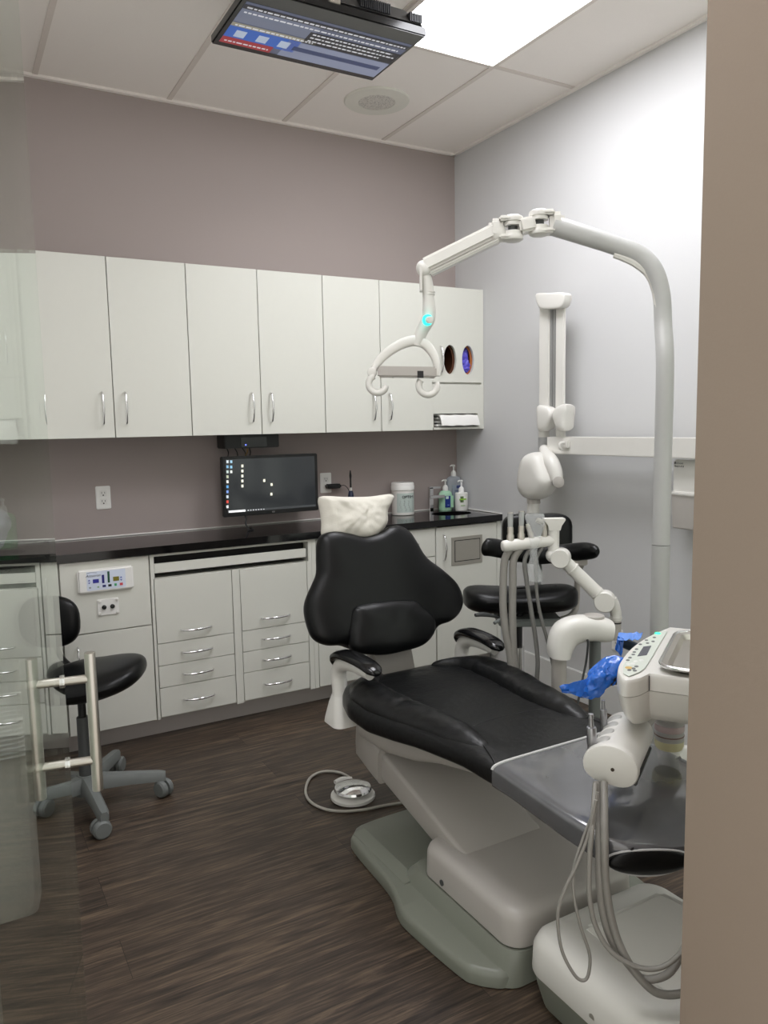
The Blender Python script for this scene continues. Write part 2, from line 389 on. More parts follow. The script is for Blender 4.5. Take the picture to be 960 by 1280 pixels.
def dispenser(xa, xb, mirror, label):
    t = thing('dispenser_cabinet', label, 'cabinet', (-2.6355 if mirror else (xa + xb) / 2, -.14, UZ0), 'dispenser cabinets')
    F = -.281; w = .016
    S = (lambda x: -2.822 - x) if mirror else (lambda x: x)
    xa, xb = -.369, -.002
    def bx(m, a, b_, *r): m.box(min(S(a), S(b_)), max(S(a), S(b_)), *r)
    m = MB(); bx(m, xa, xa + w, F + .018, 0, UZ0, UZ1); bx(m, xb - w, xb, F, 0, UZ0, UZ1); bx(m, xa + w, xb - w, F + .018, 0, UZ1 - w, UZ1)
    bx(m, xa + w, xb - w, -.012, 0, UZ0, UZ1 - w); bx(m, xa + w, xb - w, F + .019, -.012, 1.66, 1.675); bx(m, xa + w, xb - w, F, -.012, UZ0, UZ0 + .012)
    bx(m, xb - .04, xb - .032, F + .02, F + .03, UZ0 + .012, UZ1 - w)
    link('body', m, CAB, t)
    d = MB(); hs = [(S(-.237), 1.803, .043, .082), (S(-.112), 1.803, .042, .082)]
    if mirror: hs = hs[::-1]
    ellipse_hole_panel(d, min(S(xa + .002), S(-.018)), max(S(xa + .002), S(-.018)), 1.675, UZ1 - .002, F, F + .017, hs)
    d = link('door', d, CAB, t)
    vhandle(S(-.305), F, 1.725, 1.875, d)
    p = MB(); bx(p, xa + .002, -.018, F, F + .017, 1.498, 1.665); bx(p, xa + .002, xa + .015, F, F + .017, UZ0 + .012, 1.498); bx(p, -.045, -.018, F, F + .017, UZ0 + .012, 1.498)
    link('lower_panel', p, CAB, t)
    return t, S
dispenser(-.369, -.002, False, 'white dispenser cabinet with two oval openings in the far right corner')
# glove boxes and towels inside
def glove_box(cx, c1, label, hand, hc):
    t = thing('glove_box', label, 'box', (cx, -.19, 1.676), 'glove cartons')
    m = MB(); ellipse_hole_panel(m, cx - .058, cx + .058, 1.677, 1.93, -.252, -.25, [(cx, 1.803, .036, .074)])
    m.box(cx - .058, cx - .056, -.25, -.13, 1.677, 1.93); m.box(cx + .056, cx + .058, -.25, -.13, 1.677, 1.93); m.box(cx - .056, cx + .056, -.132, -.13, 1.677, 1.93)
    link('carton', m, simple('carton %s' % label[:9], c1, .6), t)
    if hand:
        g_ = MB()
        for k in range(5):
            g_.ellip((cx + .012 * math.sin(k * 2.1), -.243 + .003 * k, 1.755 + k * .024), .027, .018, .026, disp=.014, ds=60, seed=k * 3.1)
        link('gloves', g_, simple('violet nitrile', hc, .4), t)
glove_box(-.237, (92, 56, 36), 'dark empty glove carton behind the left oval opening', False, None)
glove_box(-.112, (196, 120, 70), 'glove carton with violet gloves behind the right oval opening', True, (92, 84, 200))
def towels(xa, xb, label, drop=0):
    m = MB(); n = 14; G = []
    prof = [(-.03, 1.492), (-.262, 1.494), (-.285, 1.488), (-.296, 1.47), (-.302, 1.445), (-.304, 1.43 - drop)]
    for (yy, zz) in prof: G.append([(xa + (xb - xa) * j / n + .004 * (zz < 1.46), yy + .003 * noise.noise(V((j * .9, zz * 20, 0))), zz + .002 * math.sin(j * 1.3)) for j in range(n + 1)])
    m.sheet(G, .008)
    for k in range(3): m.box(xa + .005, xb - .005, -.25, -.05, 1.425 + k * .02, 1.44 + k * .02, .003)
    single('paper_towels', m, PAPER, label, 'paper towels', ((xa + xb) / 2, -.16, 1.43), 'paper towels')
towels(-.315, -.05, 'white paper towels hanging from the slot of the right dispenser cabinet')
dispenser(-2.82, -2.4475, True, 'white dispenser cabinet faintly seen through the glass door')
towels(-2.77, -2.5, 'white paper towel sheet faintly seen through the glass door', .04)

# ------------------------------------------------------------------ base cabinets
BF = -.44; BT = .879
def base(label, xa, xb):
    t = thing('base_cabinet', label, 'cabinet', ((xa + xb) / 2, -.22, .1), 'white base cabinets')
    return t
def pan(t, name, xa, xb, za, zb):
    return link(name, MB().box(xa + .0015, xb - .0015, BF, BF + .018, za + .0015, zb - .0015, .001, 1), CAB, t)
def drawer_unit(XA, XB, label):
    t = base(label, XA, XB)
    m = MB(); m.box(XA, XB, BF + .0195, -.004, .1, .765)
    for a in (XA, XB - .018): m.box(a, a + .018, BF, -.004, .765, BT)
    m.box(XA + .018, XB - .018, BF, -.004, .866, BT); m.box(XA + .018, XB - .018, -.06, -.004, .765, .866)
    xm = (XA + XB) / 2
    m.box(XA, XA + .012, BF, BF + .0195, .1, .765); m.box(XB - .026, XB, BF, BF + .0195, .1, .765); m.box(xm - .018, xm + .018, BF, BF + .0195, .1, .765)
    link('body', m, CAB, t)
    link('recess', MB().box(XA + .0185, XB - .0185, BF + .06, -.061, .78, .862), CABIN, t)
    link('tray_front', MB().box(XA + .019, XB - .03, BF, BF + .016, .789, .832, .001, 1), CAB, t)
    link('tray', MB().box(XA + .019, XB - .03, BF + .016, -.07, .783, .79), CABIN, t)
    for a, b_ in ((XA + .014, xm - .02), (xm + .02, XB - .028)):
        for i, (za, zb) in enumerate(((.458, .764), (.353, .458), (.248, .353), (.108, .248))):
            d = pan(t, 'drawer', a, b_, za, zb)
            hz = za + (.052 if i < 3 else .068); cx = (a + b_) / 2
            hhandle(cx - .074, cx + .074, BF, hz, d)
drawer_unit(-2.002, -1.203, 'white base unit with eight drawers and a pull-out tray slot under the monitor')
# control cabinet
t = base('white base cabinet with the digital control panel, behind the round stool', -2.385, -2.003)
link('body', MB().box(-2.385, -2.003, BF + .0195, -.004, .1, BT), CAB, t)
pan(t, 'panel', -2.384, -2.006, .555, .876); d = pan(t, 'door', -2.384, -2.006, .102, .553); vhandle(-2.33, BF, .36, .5, d)
cp = thing('control_panel', 'white digital gas control panel with blue displays on the cabinet front', 'control panel', (-2.195, BF, .74))
link('bezel', MB().box(-2.314, -2.079, BF - .018, BF, .736, .84, .007, 3), PLATE, cp)
fc = link('face', MB().box(-2.278, -2.115, BF - .0186, BF - .016, .747, .83), simple('pale blue face', (214, 222, 238), .35), cp)
yy = BF - .0196
for nm, a, b_, c_, d_, col, s in (('display', -2.253, -2.228, .779, .796, (44, 44, 150), .5), ('level_bar', -2.215, -2.205, .775, .812, (30, 30, 120), .4), ('level_bar', -2.191, -2.182, .775, .825, (24, 84, 60), .4),
    ('display', -2.168, -2.143, .779, .798, (128, 118, 30), .5), ('button', -2.214, -2.2, .757, .767, (30, 34, 110), .3), ('button', -2.19, -2.176, .757, .767, (10, 36, 30), .3),
    ('button', -2.164, -2.154, .757, .768, (60, 170, 110), .4), ('button', -2.141, -2.128, .757, .768, (220, 70, 84), .4), ('button', -2.236, -2.228, .757, .764, (170, 200, 170), .2), ('button', -2.27, -2.262, .757, .764, (170, 178, 178), .2)):
    link(nm, MB().box(a, b_, yy, yy + .002, c_, d_), lit('panel light %d' % len(MATS), [q * .85 for q in col], s * .3), fc)
for px_ in (-2.268, -2.134):
    for pz, sg in ((.793, 1), (.781, -1)): link('arrow_button', MB().prism([(px_ - .005, yy, pz - .003 * sg), (px_ + .005, yy, pz - .003 * sg), (px_, yy, pz + .004 * sg)], (0, .002, 0)), simple('arrow blue %d' % len(MATS), (70, 84, 170), .4), fc)
INK = simple('black ink', (24, 24, 30), .5)
text('logo_text', 'Accutron', fc, (-2.251, BF - .0188, .812), X, Z, .016, INK, .3)
link('logo_stroke', MB().tube([(-2.277, BF - .0188, .824), (-2.26, BF - .0188, .827), (-2.235, BF - .0188, .824)], .0008, 6), INK, fc)
gp = thing('gas_outlet_plate', 'small white plate with two black gas connectors below the control panel', 'outlet plate', (-2.193, BF, .63))
link('plate', MB().box(-2.238, -2.147, BF - .006, BF, .628, .701, .002), PLATE, gp)
for q in ((-2.23, .636), (-2.155, .636), (-2.23, .693), (-2.155, .693)): link('screw', MB().cyl((q[0], BF - .006, q[1]), (q[0], BF - .01, q[1]), .006, n=16, bev=.001), EQW, gp)
for q in (-2.211, -2.176): link('connector', MB().lathe((q, BF - .004, .665), -Y, [(.0095, 0), (.0095, .01), (.006, .012), (.005, .02), (.001, .02)], 20), simple('black metal %d' % len(MATS), (40, 40, 40), .3, metal=.6), gp)
# left neighbour, seen only through the glass
t = base('white base cabinet behind the glass door, left of the control cabinet', -2.84, -2.386)
link('body', MB().box(-2.84, -2.386, BF + .0195, -.004, .1, BT), CAB, t)
d = pan(t, 'door', -2.838, -2.388, .102, .876); vhandle(-2.44, BF, .7, .83, d)
# column behind the backrest
t = base('white base cabinet partly hidden behind the dental chair backrest', -1.202, -.83)
link('body', MB().box(-1.202, -.83, BF + .0195, -.004, .1, BT), CAB, t)
link('filler', MB().box(-1.202, -1.18, BF, BF + .0195, .1, BT), CAB, t)
for za, zb in ((.715, .872), (.36, .713), (.102, .358)):
    d = pan(t, 'drawer', -1.178, -.832, za, zb); hhandle(-1.08, -.932, BF, za + (.055 if zb - za < .3 else .07) if za > .2 else .281, d)
t = base('white base cabinet with top drawer, left of the sink cabinet', -.829, -.452)
link('body', MB().box(-.829, -.452, BF + .0195, -.004, .1, BT), CAB, t)
d = pan(t, 'drawer', -.827, -.456, .715, .872); hhandle(-.715, -.567, BF, .794, d)
d = pan(t, 'door', -.827, -.456, .102, .713); vhandle(-.77, BF, .5, .64, d)
t = base('white sink base cabinet with steel hatch in the right corner', -.451, -.002)
m = MB(); m.box(-.451, -.002, BF + .0195, -.004, .1, .69); m.box(-.451, -.433, BF + .0195, -.004, .69, BT); m.box(-.03, -.002, BF + .0195, -.004, .69, BT); m.box(-.028, -.002, BF, BF + .0195, .1, BT); m.box(-.433, -.03, -.03, -.004, .69, BT)
link('body', m, CAB, t)
d = pan(t, 'door', -.451, -.03, .102, .872); vhandle(-.404, BF, .683, .828, d)
link('hatch_frame', MB().box(-.35, -.137, BF - .004, BF, .648, .808, .001), STEELD, d)
link('hatch_gap', MB().box(-.33, -.153, BF - .0046, BF - .003, .668, .79), CABIN, d)
link('hatch_flap', MB().box(-.326, -.157, BF - .006, BF - .0035, .672, .786, .001), STEELD, d)
# toe kick
tk = MB(); tk.box(-2.84, -.012, -.35, -.33, 0, .1); single('toe_kick', tk, TOEM, 'grey recessed plinth board running under the base cabinets', 'plinth', (-1.4, -.34, 0))
# countertop with two sink holes
ZC = .915
ct = thing('countertop', 'polished black stone countertop running along the back wall', 'countertop', (-1.4, -.22, BT))
m = MB()
def top_with_hole(cx, cy, rx, ry, xa, xb):
    n = 40; rg = []
    for z in (BT, ZC):
        E = [V((cx + rx * math.cos(2 * PI * i / n), cy + ry * math.sin(2 * PI * i / n), z)) for i in range(n)]; Q = []
        for i in range(n):
            c_, s_ = math.cos(2 * PI * i / n), math.sin(2 * PI * i / n)
            tx = ((xb - cx) if c_ > 0 else (xa - cx)) / c_ if abs(c_) > 1e-6 else 1e9
            tz = ((-.002 - cy) if s_ > 0 else (-.456 - cy)) / s_ if abs(s_) > 1e-6 else 1e9
            k = min(tx, tz); Q.append(V((cx + c_ * k, cy + s_ * k, z)))
        for (ax, az) in ((xa, -.456), (xb, -.456), (xb, -.002), (xa, -.002)):
            i = min(range(n), key=lambda j: (Q[j] - V((ax, az, z))).length); Q[i] = V((ax, az, z))
        rg.append((E, Q))
    (E0, Q0), (E1, Q1) = rg
    m.loft([Q0, E0, E1, Q1, Q0], False, False)
SKC = (-.205, -.235, .125, .1)
top_with_hole(*SKC, -.43, -.001)
m.box(-2.42, -.43, -.456, -.002, BT, ZC)
top_with_hole(-2.62, -.235, .125, .1, -2.84, -2.42)
link('slab', m, GRAN, ct)
cl = MB(); cl.tube([(-2.84, -.004, ZC + .003), (-.004, -.004, ZC + .003)], .0045, 6, 1); cl.tube([(-.004, -.004, ZC + .003), (-.004, -.45, ZC + .003)], .0045, 6, 1)
link('caulk', cl, CAULK, ct)
def sink(cx, cy, rx, ry, label):
    b = MB(); n = 40; pr = [(1.04, 0), (1.0, .0), (.97, -.02), (.9, -.11), (.7, -.14), (.12, -.15), (.01, -.15)]
    rings = [[V((cx + rx * s * math.cos(2 * PI * i / n), cy + ry * s * math.sin(2 * PI * i / n), BT - .002 + z)) for i in range(n)] for s, z in pr]
    out = [[p + V((0, 0, -.006)) for p in r] for r in rings]
    b.loft(rings, False, True); b.loft([rings[0], out[0]] + out[1:], False, True)
    return single('sink_basin', b, simple('black basin %d' % len(MATS), (24, 24, 25), .2), label, 'sink', (cx, cy, BT - .15))
sink(*SKC, 'black round sink basin in the counter below the soap bottles')
sink(-2.62, -.235, .125, .1, 'black round sink basin behind the glass door')
# ================================================================== THINGS ON AND ABOVE THE COUNTER
def outlet(x, z, label, wall='back', y=None):
    if wall == 'back': o, ex, n = V((x, 0, z)), X, -Y
    else: o, ex, n = V((0, y, z)), -Y, -X
    t = thing('wall_outlet', label, 'outlet', o, 'white wall outlets')
    link('plate', MB().obox(o, ex, Z, n, -.035, .035, -.057, .057, 0, .006, .003), PLATE, t)
    for s in (-.02, .02):
        f = link('socket', MB().obox(o + Z * s, ex, Z, n, -.017, .017, -.015, .015, .006, .0075, .002), simple('socket white %d' % len(MATS), (226, 225, 220), .35), t)
        h = MB(); h.obox(o + Z * s, ex, Z, n, -.008, -.006, -.001, .009, .0073, .0082); h.obox(o + Z * s, ex, Z, n, .006, .008, -.001, .008, .0073, .0082); h.obox(o + Z * s, ex, Z, n, -.003, .003, -.011, -.005, .0073, .0082)
        link('slots', h, BLKP, f)
    return t
outlet(-2.113, 1.112, 'white wall outlet on the taupe wall, left of the monitor')
outlet(-.907, 1.12, 'white wall outlet right of the monitor, with a black charger plugged in')
outlet(0, .385, 'white wall outlet low on the pale right wall behind the delivery arm', 'right', -1.345)
# charger
t = thing('plug_charger', 'black plug charger with thin cord in the outlet right of the monitor', 'charger', (-.88, -.01, 1.1))
link('plug', MB().box(-.915, -.83, -.05, -.008, 1.088, 1.114, .006), BLKP, t)
link('cord', MB().tube([(-.83, -.03, 1.1), (-.80, -.03, 1.1), (-.775, -.03, 1.07), (-.765, -.04, 1.0), (-.77, -.06, .96), (-.75, -.09, .93), (-.70, -.12, .93)], .0022, 6), BLKP, t)
# device on an orange base
p = ony(439, 634, -.1); c = V((p.x, -.1, ZC))
t = thing('cordless_handpiece', 'dark blue cordless curing handpiece standing on an orange base behind the headrest', 'handpiece', c)
link('base', MB().lathe(c, Z, [(.09, 0), (.094, .01), (.09, .045), (.06, .055), (.001, .055)], 32), simple('orange plastic', (196, 112, 40), .4), t)
link('body', MB().lathe(c + Z * .05, Z, [(.02, 0), (.022, .03), (.016, .09), (.011, .11), (.001, .112)], 20), simple('navy plastic', (22, 30, 58), .3), t)
link('collar', MB().cyl(c + Z * .16, c + Z * .178, .007, n=16), EQW, t)
link('tip', MB().lathe(c + Z * .175, Z, [(.0055, 0), (.005, .05), (.007, .07), (.003, .1), (.001, .1)], 16), BLKP, t)
# monitor
mt = thing('desktop_monitor', 'black flat monitor showing a dark desktop, hung under the wall cabinets', 'monitor', (-1.31, -.2, .991))
link('bezel', MB().box(-1.572, -1.045, -.2, -.17, .991, 1.297, .004), BLKP, mt)
sc = link('screen', MB().box(-1.552, -1.063, -.2012, -.199, 1.012, 1.283), SCREEN, mt)
def px2(u, v):  # crop pixel of the monitor close-up -> point on the screen plane
    return ony(270 + u / 6.4, 540 + v / 6.4, -.202)
ico = [(92, 238 + 40 * k) for k in range(10)] + [(122, 238), (122, 280), (122, 318)] + [(211, 272 + 40 * k) for k in range(5)] + [(386, 388), (445, 420), (443, 497)]
cols = [(190, 200, 205), (120, 165, 195), (180, 195, 190), (170, 175, 150), (205, 205, 200), (90, 150, 200), (110, 140, 200), (185, 195, 205), (190, 70, 60), (205, 210, 210), (150, 185, 205), (130, 175, 200), (205, 210, 205)] + [(225, 224, 205)] * 8
for (u, v), c in zip(ico, cols):
    q = px2(u, v); link('desktop_icon', MB().box(q.x - .0055, q.x + .0055, -.2022, -.2012, q.z - .007, q.z + .007), lit('icon %d' % len(MATS), c, .55), sc)
a, b_ = px2(102, 648), px2(236, 632); link('search_bar', MB().box(a.x, b_.x, -.2022, -.2012, 1.0135, 1.024), lit('search white', (225, 226, 226), .6), sc)
link('taskbar', MB().box(b_.x, -1.064, -.2017, -.2012, 1.0135, 1.024), lit('taskbar grey', (60, 62, 64), .4), sc)
m = MB()
for k in range(7): m.box(b_.x + .012 + k * .014, b_.x + .018 + k * .014, -.2022, -.2016, 1.0165, 1.0215)
tb = link('taskbar_icon', m, lit('taskbar icons', (200, 202, 204), .5), sc); tb['kind'] = 'stuff'
text('logo_text', 'LG', mt, (-1.305, -.2006, 1.0015), X, Z, .011, simple('logo silver', (190, 190, 190), .4))
m = MB(); m.box(-1.36, -1.26, -.17, -.10, 1.1, 1.2, .004); m.box(-1.33, -1.29, -.10, -.002, 1.12, 1.18, .003); m.box(-1.38, -1.24, -.012, -.001, 1.07, 1.23, .002)
link('wall_mount', m, BLKP, mt)
m = MB().tube([(-1.455, -.18, 1.0), (-1.452, -.19, .975), (-1.458, -.2, .95), (-1.452, -.21, .93), (-1.45, -.22, .9185), (-1.42, -.2, .9185), (-1.40, -.1, .9185)], .0045, 8); link('cable', m, BLKP, mt)
pc = thing('mini_computer', 'small black computer box mounted under the wall cabinets above the monitor', 'computer', (-1.39, -.14, 1.33))
link('case', MB().box(-1.535, -1.24, -.15, -.02, 1.335, 1.407, .004), BLKP, pc)
link('front_panel', MB().box(-1.45, -1.31, -.153, -.149, 1.342, 1.39, .001), BLKG, pc)
link('led', MB().cyl((-1.425, -.1535, 1.352), (-1.425, -.151, 1.352), .0035, n=12), lit('blue led', (90, 110, 255), 2.5), pc)
for k, (a, b_) in enumerate(((-1.52, -1.522), (-1.48, -1.47), (-1.44, -1.425), (-1.41, -1.43), (-1.40, -1.405))):
    link('cable', MB().tube([(a, -.13, 1.34), ((a + b_) / 2 + .006, -.14, 1.315), (b_, -.15, 1.296)], .0028, 6), BLKP if k != 3 else simple('cable yellow', (150, 120, 60), .5), pc)
# wipes canister
c = V((-.457, -.1, ZC)); t = thing('wipes_canister', 'tall white disinfectant wipes canister on the black countertop', 'canister', c)
link('tub', MB().lathe(c, Z, [(.062, 0), (.066, .004), (.066, .145), (.062, .15), (.001, .15)], 40), EQW, t)
link('lid', MB().lathe(c + Z * .147, Z, [(.069, 0), (.069, .022), (.067, .026), (.067, .037), (.063, .042), (.001, .042)], 40), simple('lid white', (232, 231, 226), .4), t)
def curved_label(o, r, a0, a1, z0, z1, n=16):
    return MB().loft([[o + V((r * math.cos(a), r * math.sin(a), z)) for a in [a0 + (a1 - a0) * i / n for i in range(n + 1)]] for z in (z0, z1)], False, False, False)
af = math.atan2(CAM.y - c.y, CAM.x - c.x)
lb = link('label', curved_label(c, .0665, af - .55, af + 1.3, .018, .13), simple('label pale', (186, 198, 192), .5), t)
a_ = af + .42; d = V((math.cos(a_), math.sin(a_), 0)); text('label_text', 'OPTIM', lb, c + d * .0695 + Z * .108, (-d.y, d.x, 0), Z, .024, INK)
m = MB()
for k in range(8):
    a0 = af - .3 + random.uniform(0, .2); m.loft([[c + V((.067 * math.cos(a), .067 * math.sin(a), z)) for a in (a0, a0 + .4, a0 + .8, af + 1.05)] for z in (.028 + k * .008, .0305 + k * .008)], False, False, False)
link('small_print', m, simple('print grey', (96, 100, 97), .6), lb)['kind'] = 'stuff'
# faucet
c = V((-.262, -.1, ZC)); t = thing('faucet', 'square chrome faucet over the right sink basin', 'faucet', c)
link('post', MB().box(c.x - .013, c.x + .013, c.y - .012, c.y + .012, ZC, ZC + .15, .002), CHROME, t)
link('spout', MB().box(c.x - .012, c.x + .095, c.y - .014, c.y + .012, ZC + .082, ZC + .1, .002), CHROME, t)
link('lever', MB().box(c.x - .014, c.x + .065, c.y - .012, c.y + .012, ZC + .14, ZC + .152, .002), CHROME, t)
def pump(t, c, zb, h, col, s=1.0):
    P = simple('pump white %d' % len(MATS), col, .4)
    p = link('pump', MB().lathe(c + Z * zb, Z, [(.017 * s, 0), (.017 * s, .02), (.011 * s, .032), (.005, .034), (.005, h), (.009, h + .003), (.009, h + .012), (.001, h + .014)], 20), P, t)
    link('nozzle', MB().tube([c + Z * (zb + h + .008), c + Z * (zb + h + .01) + V((-.02, -.008, 0)), c + Z * (zb + h + .004) + V((-.034, -.012, 0))], .0045, 8), P, p)
def soap(label, c, r, h, col, pcol, shoulder=.02, trans=.5, ph=.055, flat=.7, s=1):
    t = thing('pump_bottle', label, 'bottle', c, 'pump bottles on the counter')
    n = 36
    prof = [(.92, 0), (1, .006), (1, h * .62), (1.0, h - shoulder), (.9, h - shoulder * .45), (.62, h - .003), (.3, h)]
    B = MB().loft([[c + V((r * k * math.cos(2 * PI * i / n), r * k * flat * math.sin(2 * PI * i / n), z)) for i in range(n)] for k, z in prof])
    b = link('bottle', B, mat('bottle %d' % len(MATS), col, .25, trans=trans, ior=1.15, coat=.3), t)
    pump(t, c, h - .002, ph, pcol, s); return t, b
def flabel(b, c, x0, x1, z0, z1, yo, col, name='label'): return link(name, MB().box(c.x + x0, c.x + x1, c.y - yo - .0012, c.y - yo + .006, ZC + z0, ZC + z1, .0005, 1), simple('label %d' % len(MATS), col, .45), b)
c = V((-.135, -.07, ZC)); t, b = soap('green soap pump bottle with a dark blue label by the faucet', c, .046, .122, (186, 230, 198), (226, 225, 220), .03, .25)
l1 = flabel(b, c, -.022, .014, .02, .09, .0335, (24, 48, 128)); flabel(b, c, .016, .038, .018, .09, .031, (170, 214, 180)); flabel(l1, c, -.02, .0, .072, .088, .0345, (196, 214, 206), 'label_patch')
text('label_text', 'Soft', l1, (c.x - .004, c.y - .036, ZC + .034), X, Z, .009, simple('label ink', (140, 170, 220), .5), .3)
c = V((-.056, -.045, ZC)); t, b = soap('tall clear grey sanitizer pump bottle standing behind the soap in the corner', c, .052, .205, (196, 202, 208), (228, 228, 224), .03, .5, .058, .62)
l1 = flabel(b, c, -.03, .034, .05, .15, .0325, (140, 150, 160)); flabel(l1, c, -.002, .03, .13, .148, .0335, (44, 56, 110), 'logo_mark'); flabel(l1, c, -.014, .036, .112, .118, .0335, (90, 100, 130), 'label_line')
for k in range(3): flabel(l1, c, -.022 + k * .018, -.012 + k * .018, .06, .066, .0335, (120, 190, 110), 'label_dot')
c = V((-.062, -.135, ZC)); t, b = soap('white lotion pump bottle with a green logo at the wall corner', c, .042, .112, (232, 232, 226), (238, 238, 236), .006, 0, .062, .75)
l1 = flabel(b, c, -.026, -.006, .052, .088, .0315, (96, 120, 70)); flabel(l1, c, -.034, .012, .066, .074, .0325, (150, 206, 70), 'logo_mark'); flabel(b, c, -.024, .004, .03, .034, .032, (150, 190, 120), 'label_line')
# behind the glass: green bottle and crumpled bag
c = V((-2.56, -.06, ZC)); soap('green soap pump bottle faintly seen through the glass door', c, .05, .16, (128, 196, 140), (226, 225, 220), .03, .2)
m = MB().ellip((-2.66, -.25, ZC + .115), .1, .09, .115, disp=.04, ds=14, seed=4)
single('plastic_bag', m, mat('crumpled white film', (200, 206, 214), .3, bump=.4, scale=25), 'crumpled white plastic bag on the counter seen through the glass door', 'bag', (-2.66, -.25, ZC))

# ================================================================== DENTAL CHAIR (axis along y, head towards the back wall)
XC = -1.355
ch = thing('dental_chair', 'large reclined dental chair in black leather on a grey base', 'dental chair', (XC, -2.1, 0))
# floor plate
def plate_outline(z, d=0):
    L_ = [(-1.55, -1.66), (-1.64, -1.70), (-1.665, -1.76), (-1.678, -1.98), (-1.69, -2.06), (-1.715, -2.13), (-1.722, -2.2), (-1.70, -2.42), (-1.682, -2.465), (-1.655, -2.495), (-1.615, -2.518), (-1.5, -2.524)]
    P = L_ + [(2 * XC - x, y) for x, y in L_[::-1]]
    c0 = V((XC, -2.1, 0))
    P = catmull([V((x, y, 0)) for x, y in P], 4, True)
    return [c0 + (p - c0) * (1 - d) + Z * z for p in P]
pl = MB().loft([plate_outline(0.004), plate_outline(.03), plate_outline(.042, .012), plate_outline(.048, .035), plate_outline(.046, .3)])
bp_ = link('floor_plate', pl, EQB, ch)
# raised pedestal block under the cover
def rrect(x0, x1, y0, y1, r, z, n=6, sk=0):
    P = []
    for cx, cy, a0 in ((x1 - r, y1 - r, 0), (x0 + r, y1 - r, 90), (x0 + r, y0 + r, 180), (x1 - r, y0 + r, 270)):
        for i in range(n + 1):
            a = math.radians(a0 + 90 * i / n); P.append(V((cx + r * math.cos(a), cy + r * math.sin(a), z)))
    return P
link('pedestal', MB().loft([rrect(-1.64, -1.10, -2.534, -1.98, .06, .004), rrect(-1.625, -1.11, -2.532, -2.0, .055, .06), rrect(-1.608, -1.13, -2.528, -2.03, .055, .092)]), EQB, ch)
for s in (-1, 1):
    link('rib', MB().loft([[V((XC + s * a, y, z)) for a, z in ((.30, .03), (.292, .05), (.25, .058), (.235, .04))] for y in (-1.72, -1.9, -2.06)]), EQB, bp_)
# pedestal cover: rounded box with sloped top
def cover_ring(z, i): return rrect(-1.605 + i, -1.155 - i, -2.525 + i, -2.08 - i * .6, .055, z)
cv = MB().loft([cover_ring(.094, .006), cover_ring(.098, 0), cover_ring(.165, .002), cover_ring(.180, .007), cover_ring(.190, .018), cover_ring(.194, .035), cover_ring(.195, .07)])
cvr = link('base_cover', cv, EQG, ch)
link('cover_screw', MB().cyl((-1.607, -2.2, .115), (-1.598, -2.2, .115), .009, n=12), GREYD, cvr)
# lift arm: straight rectangular beam rising from the cover to the seat
def arm_ring(y, zt, hw, h, sl, xo=-.04, r=.014):
    P = []
    for sx, sz in ((-1, -1), (1, -1), (1, 1), (-1, 1)):
        for k in range(5):
            a = math.atan2(sz, sx) + (k - 2) / 4 * PI / 2 * .95
            bx = sx * (hw - r) + r * math.cos(a); bz = sz * (h / 2 - r) + r * math.sin(a) - h / 2
            P.append(V((XC + xo + bx, y + bz * -math.sin(sl) * .3, zt + bz)))
    return P
la = math.radians(16)
link('lift_arm', MB().loft([arm_ring(-2.36, .15, .150, .05, la), arm_ring(-2.22, .197, .150, .08, la), arm_ring(-1.75, .333, .158, .10, la), arm_ring(-1.60, .375, .158, .10, la)]), EQG, ch)
link('arm_collar', MB().loft([arm_ring(-1.765, .345, .172, .125, la), arm_ring(-1.70, .37, .175, .13, la), arm_ring(-1.61, .395, .174, .13, la), arm_ring(-1.57, .40, .155, .11, la)]), EQG, ch)
# seat shell
def sec(y, hw, zb, zt, e=.5, n=32, xo=0):
    P = []
    for i in range(n):
        t = 2 * PI * i / n; c_, s_ = math.cos(t), math.sin(t)
        P.append(V((XC + xo + hw * math.copysign(abs(c_) ** e, c_), y, (zb + zt) / 2 + (zt - zb) / 2 * math.copysign(abs(s_) ** e, s_))))
    return P
sh = MB().loft([sec(-1.60, .12, .43, .5), sec(-1.63, .22, .40, .5), sec(-1.72, .27, .37, .5), sec(-1.85, .25, .355, .5), sec(-1.97, .22, .37, .5), sec(-2.1, .20, .41, .505), sec(-2.3, .19, .455, .515), sec(-2.5, .17, .475, .51), sec(-2.7, .15, .48, .505)])
link('seat_shell', sh, EQG, ch)
# upholstery
def lerp(tab, y):
    for (a, va), (b, vb) in zip(tab[:-1], tab[1:]):
        if y <= a and y >= b:
            t = (a - y) / (a - b)
            return va + (vb - va) * t
    return tab[-1][1] if y < tab[-1][0] else tab[0][1]
HW = [(-1.545, .09), (-1.555, .16), (-1.575, .215), (-1.61, .258), (-1.66, .292), (-1.75, .318), (-1.87, .32), (-2.0, .302), (-2.15, .272), (-2.3, .246), (-2.42, .236), (-2.7, .236), (-2.8, .228), (-2.85, .19), (-2.875, .12), (-2.882, .06)]
ZT = [(-1.545, .505), (-1.56, .53), (-1.61, .548), (-1.7, .552), (-2.0, .55), (-2.2, .558), (-2.42, .556), (-2.75, .542), (-2.85, .53), (-2.882, .505)]
ZB = [(-1.545, .49), (-1.6, .462), (-1.7, .452), (-1.87, .452), (-2.1, .482), (-2.3, .492), (-2.5, .495), (-2.75, .478), (-2.85, .472), (-2.882, .485)]
BO = [(-1.545, 0), (-1.62, .004), (-1.75, .010), (-1.95, .014), (-2.15, .016), (-2.26, .012), (-2.36, .006), (-2.42, 0), (-2.9, 0)]
def sstep(a, b, x): t = max(0, min(1, (x - a) / (b - a))); return t * t * (3 - 2 * t)
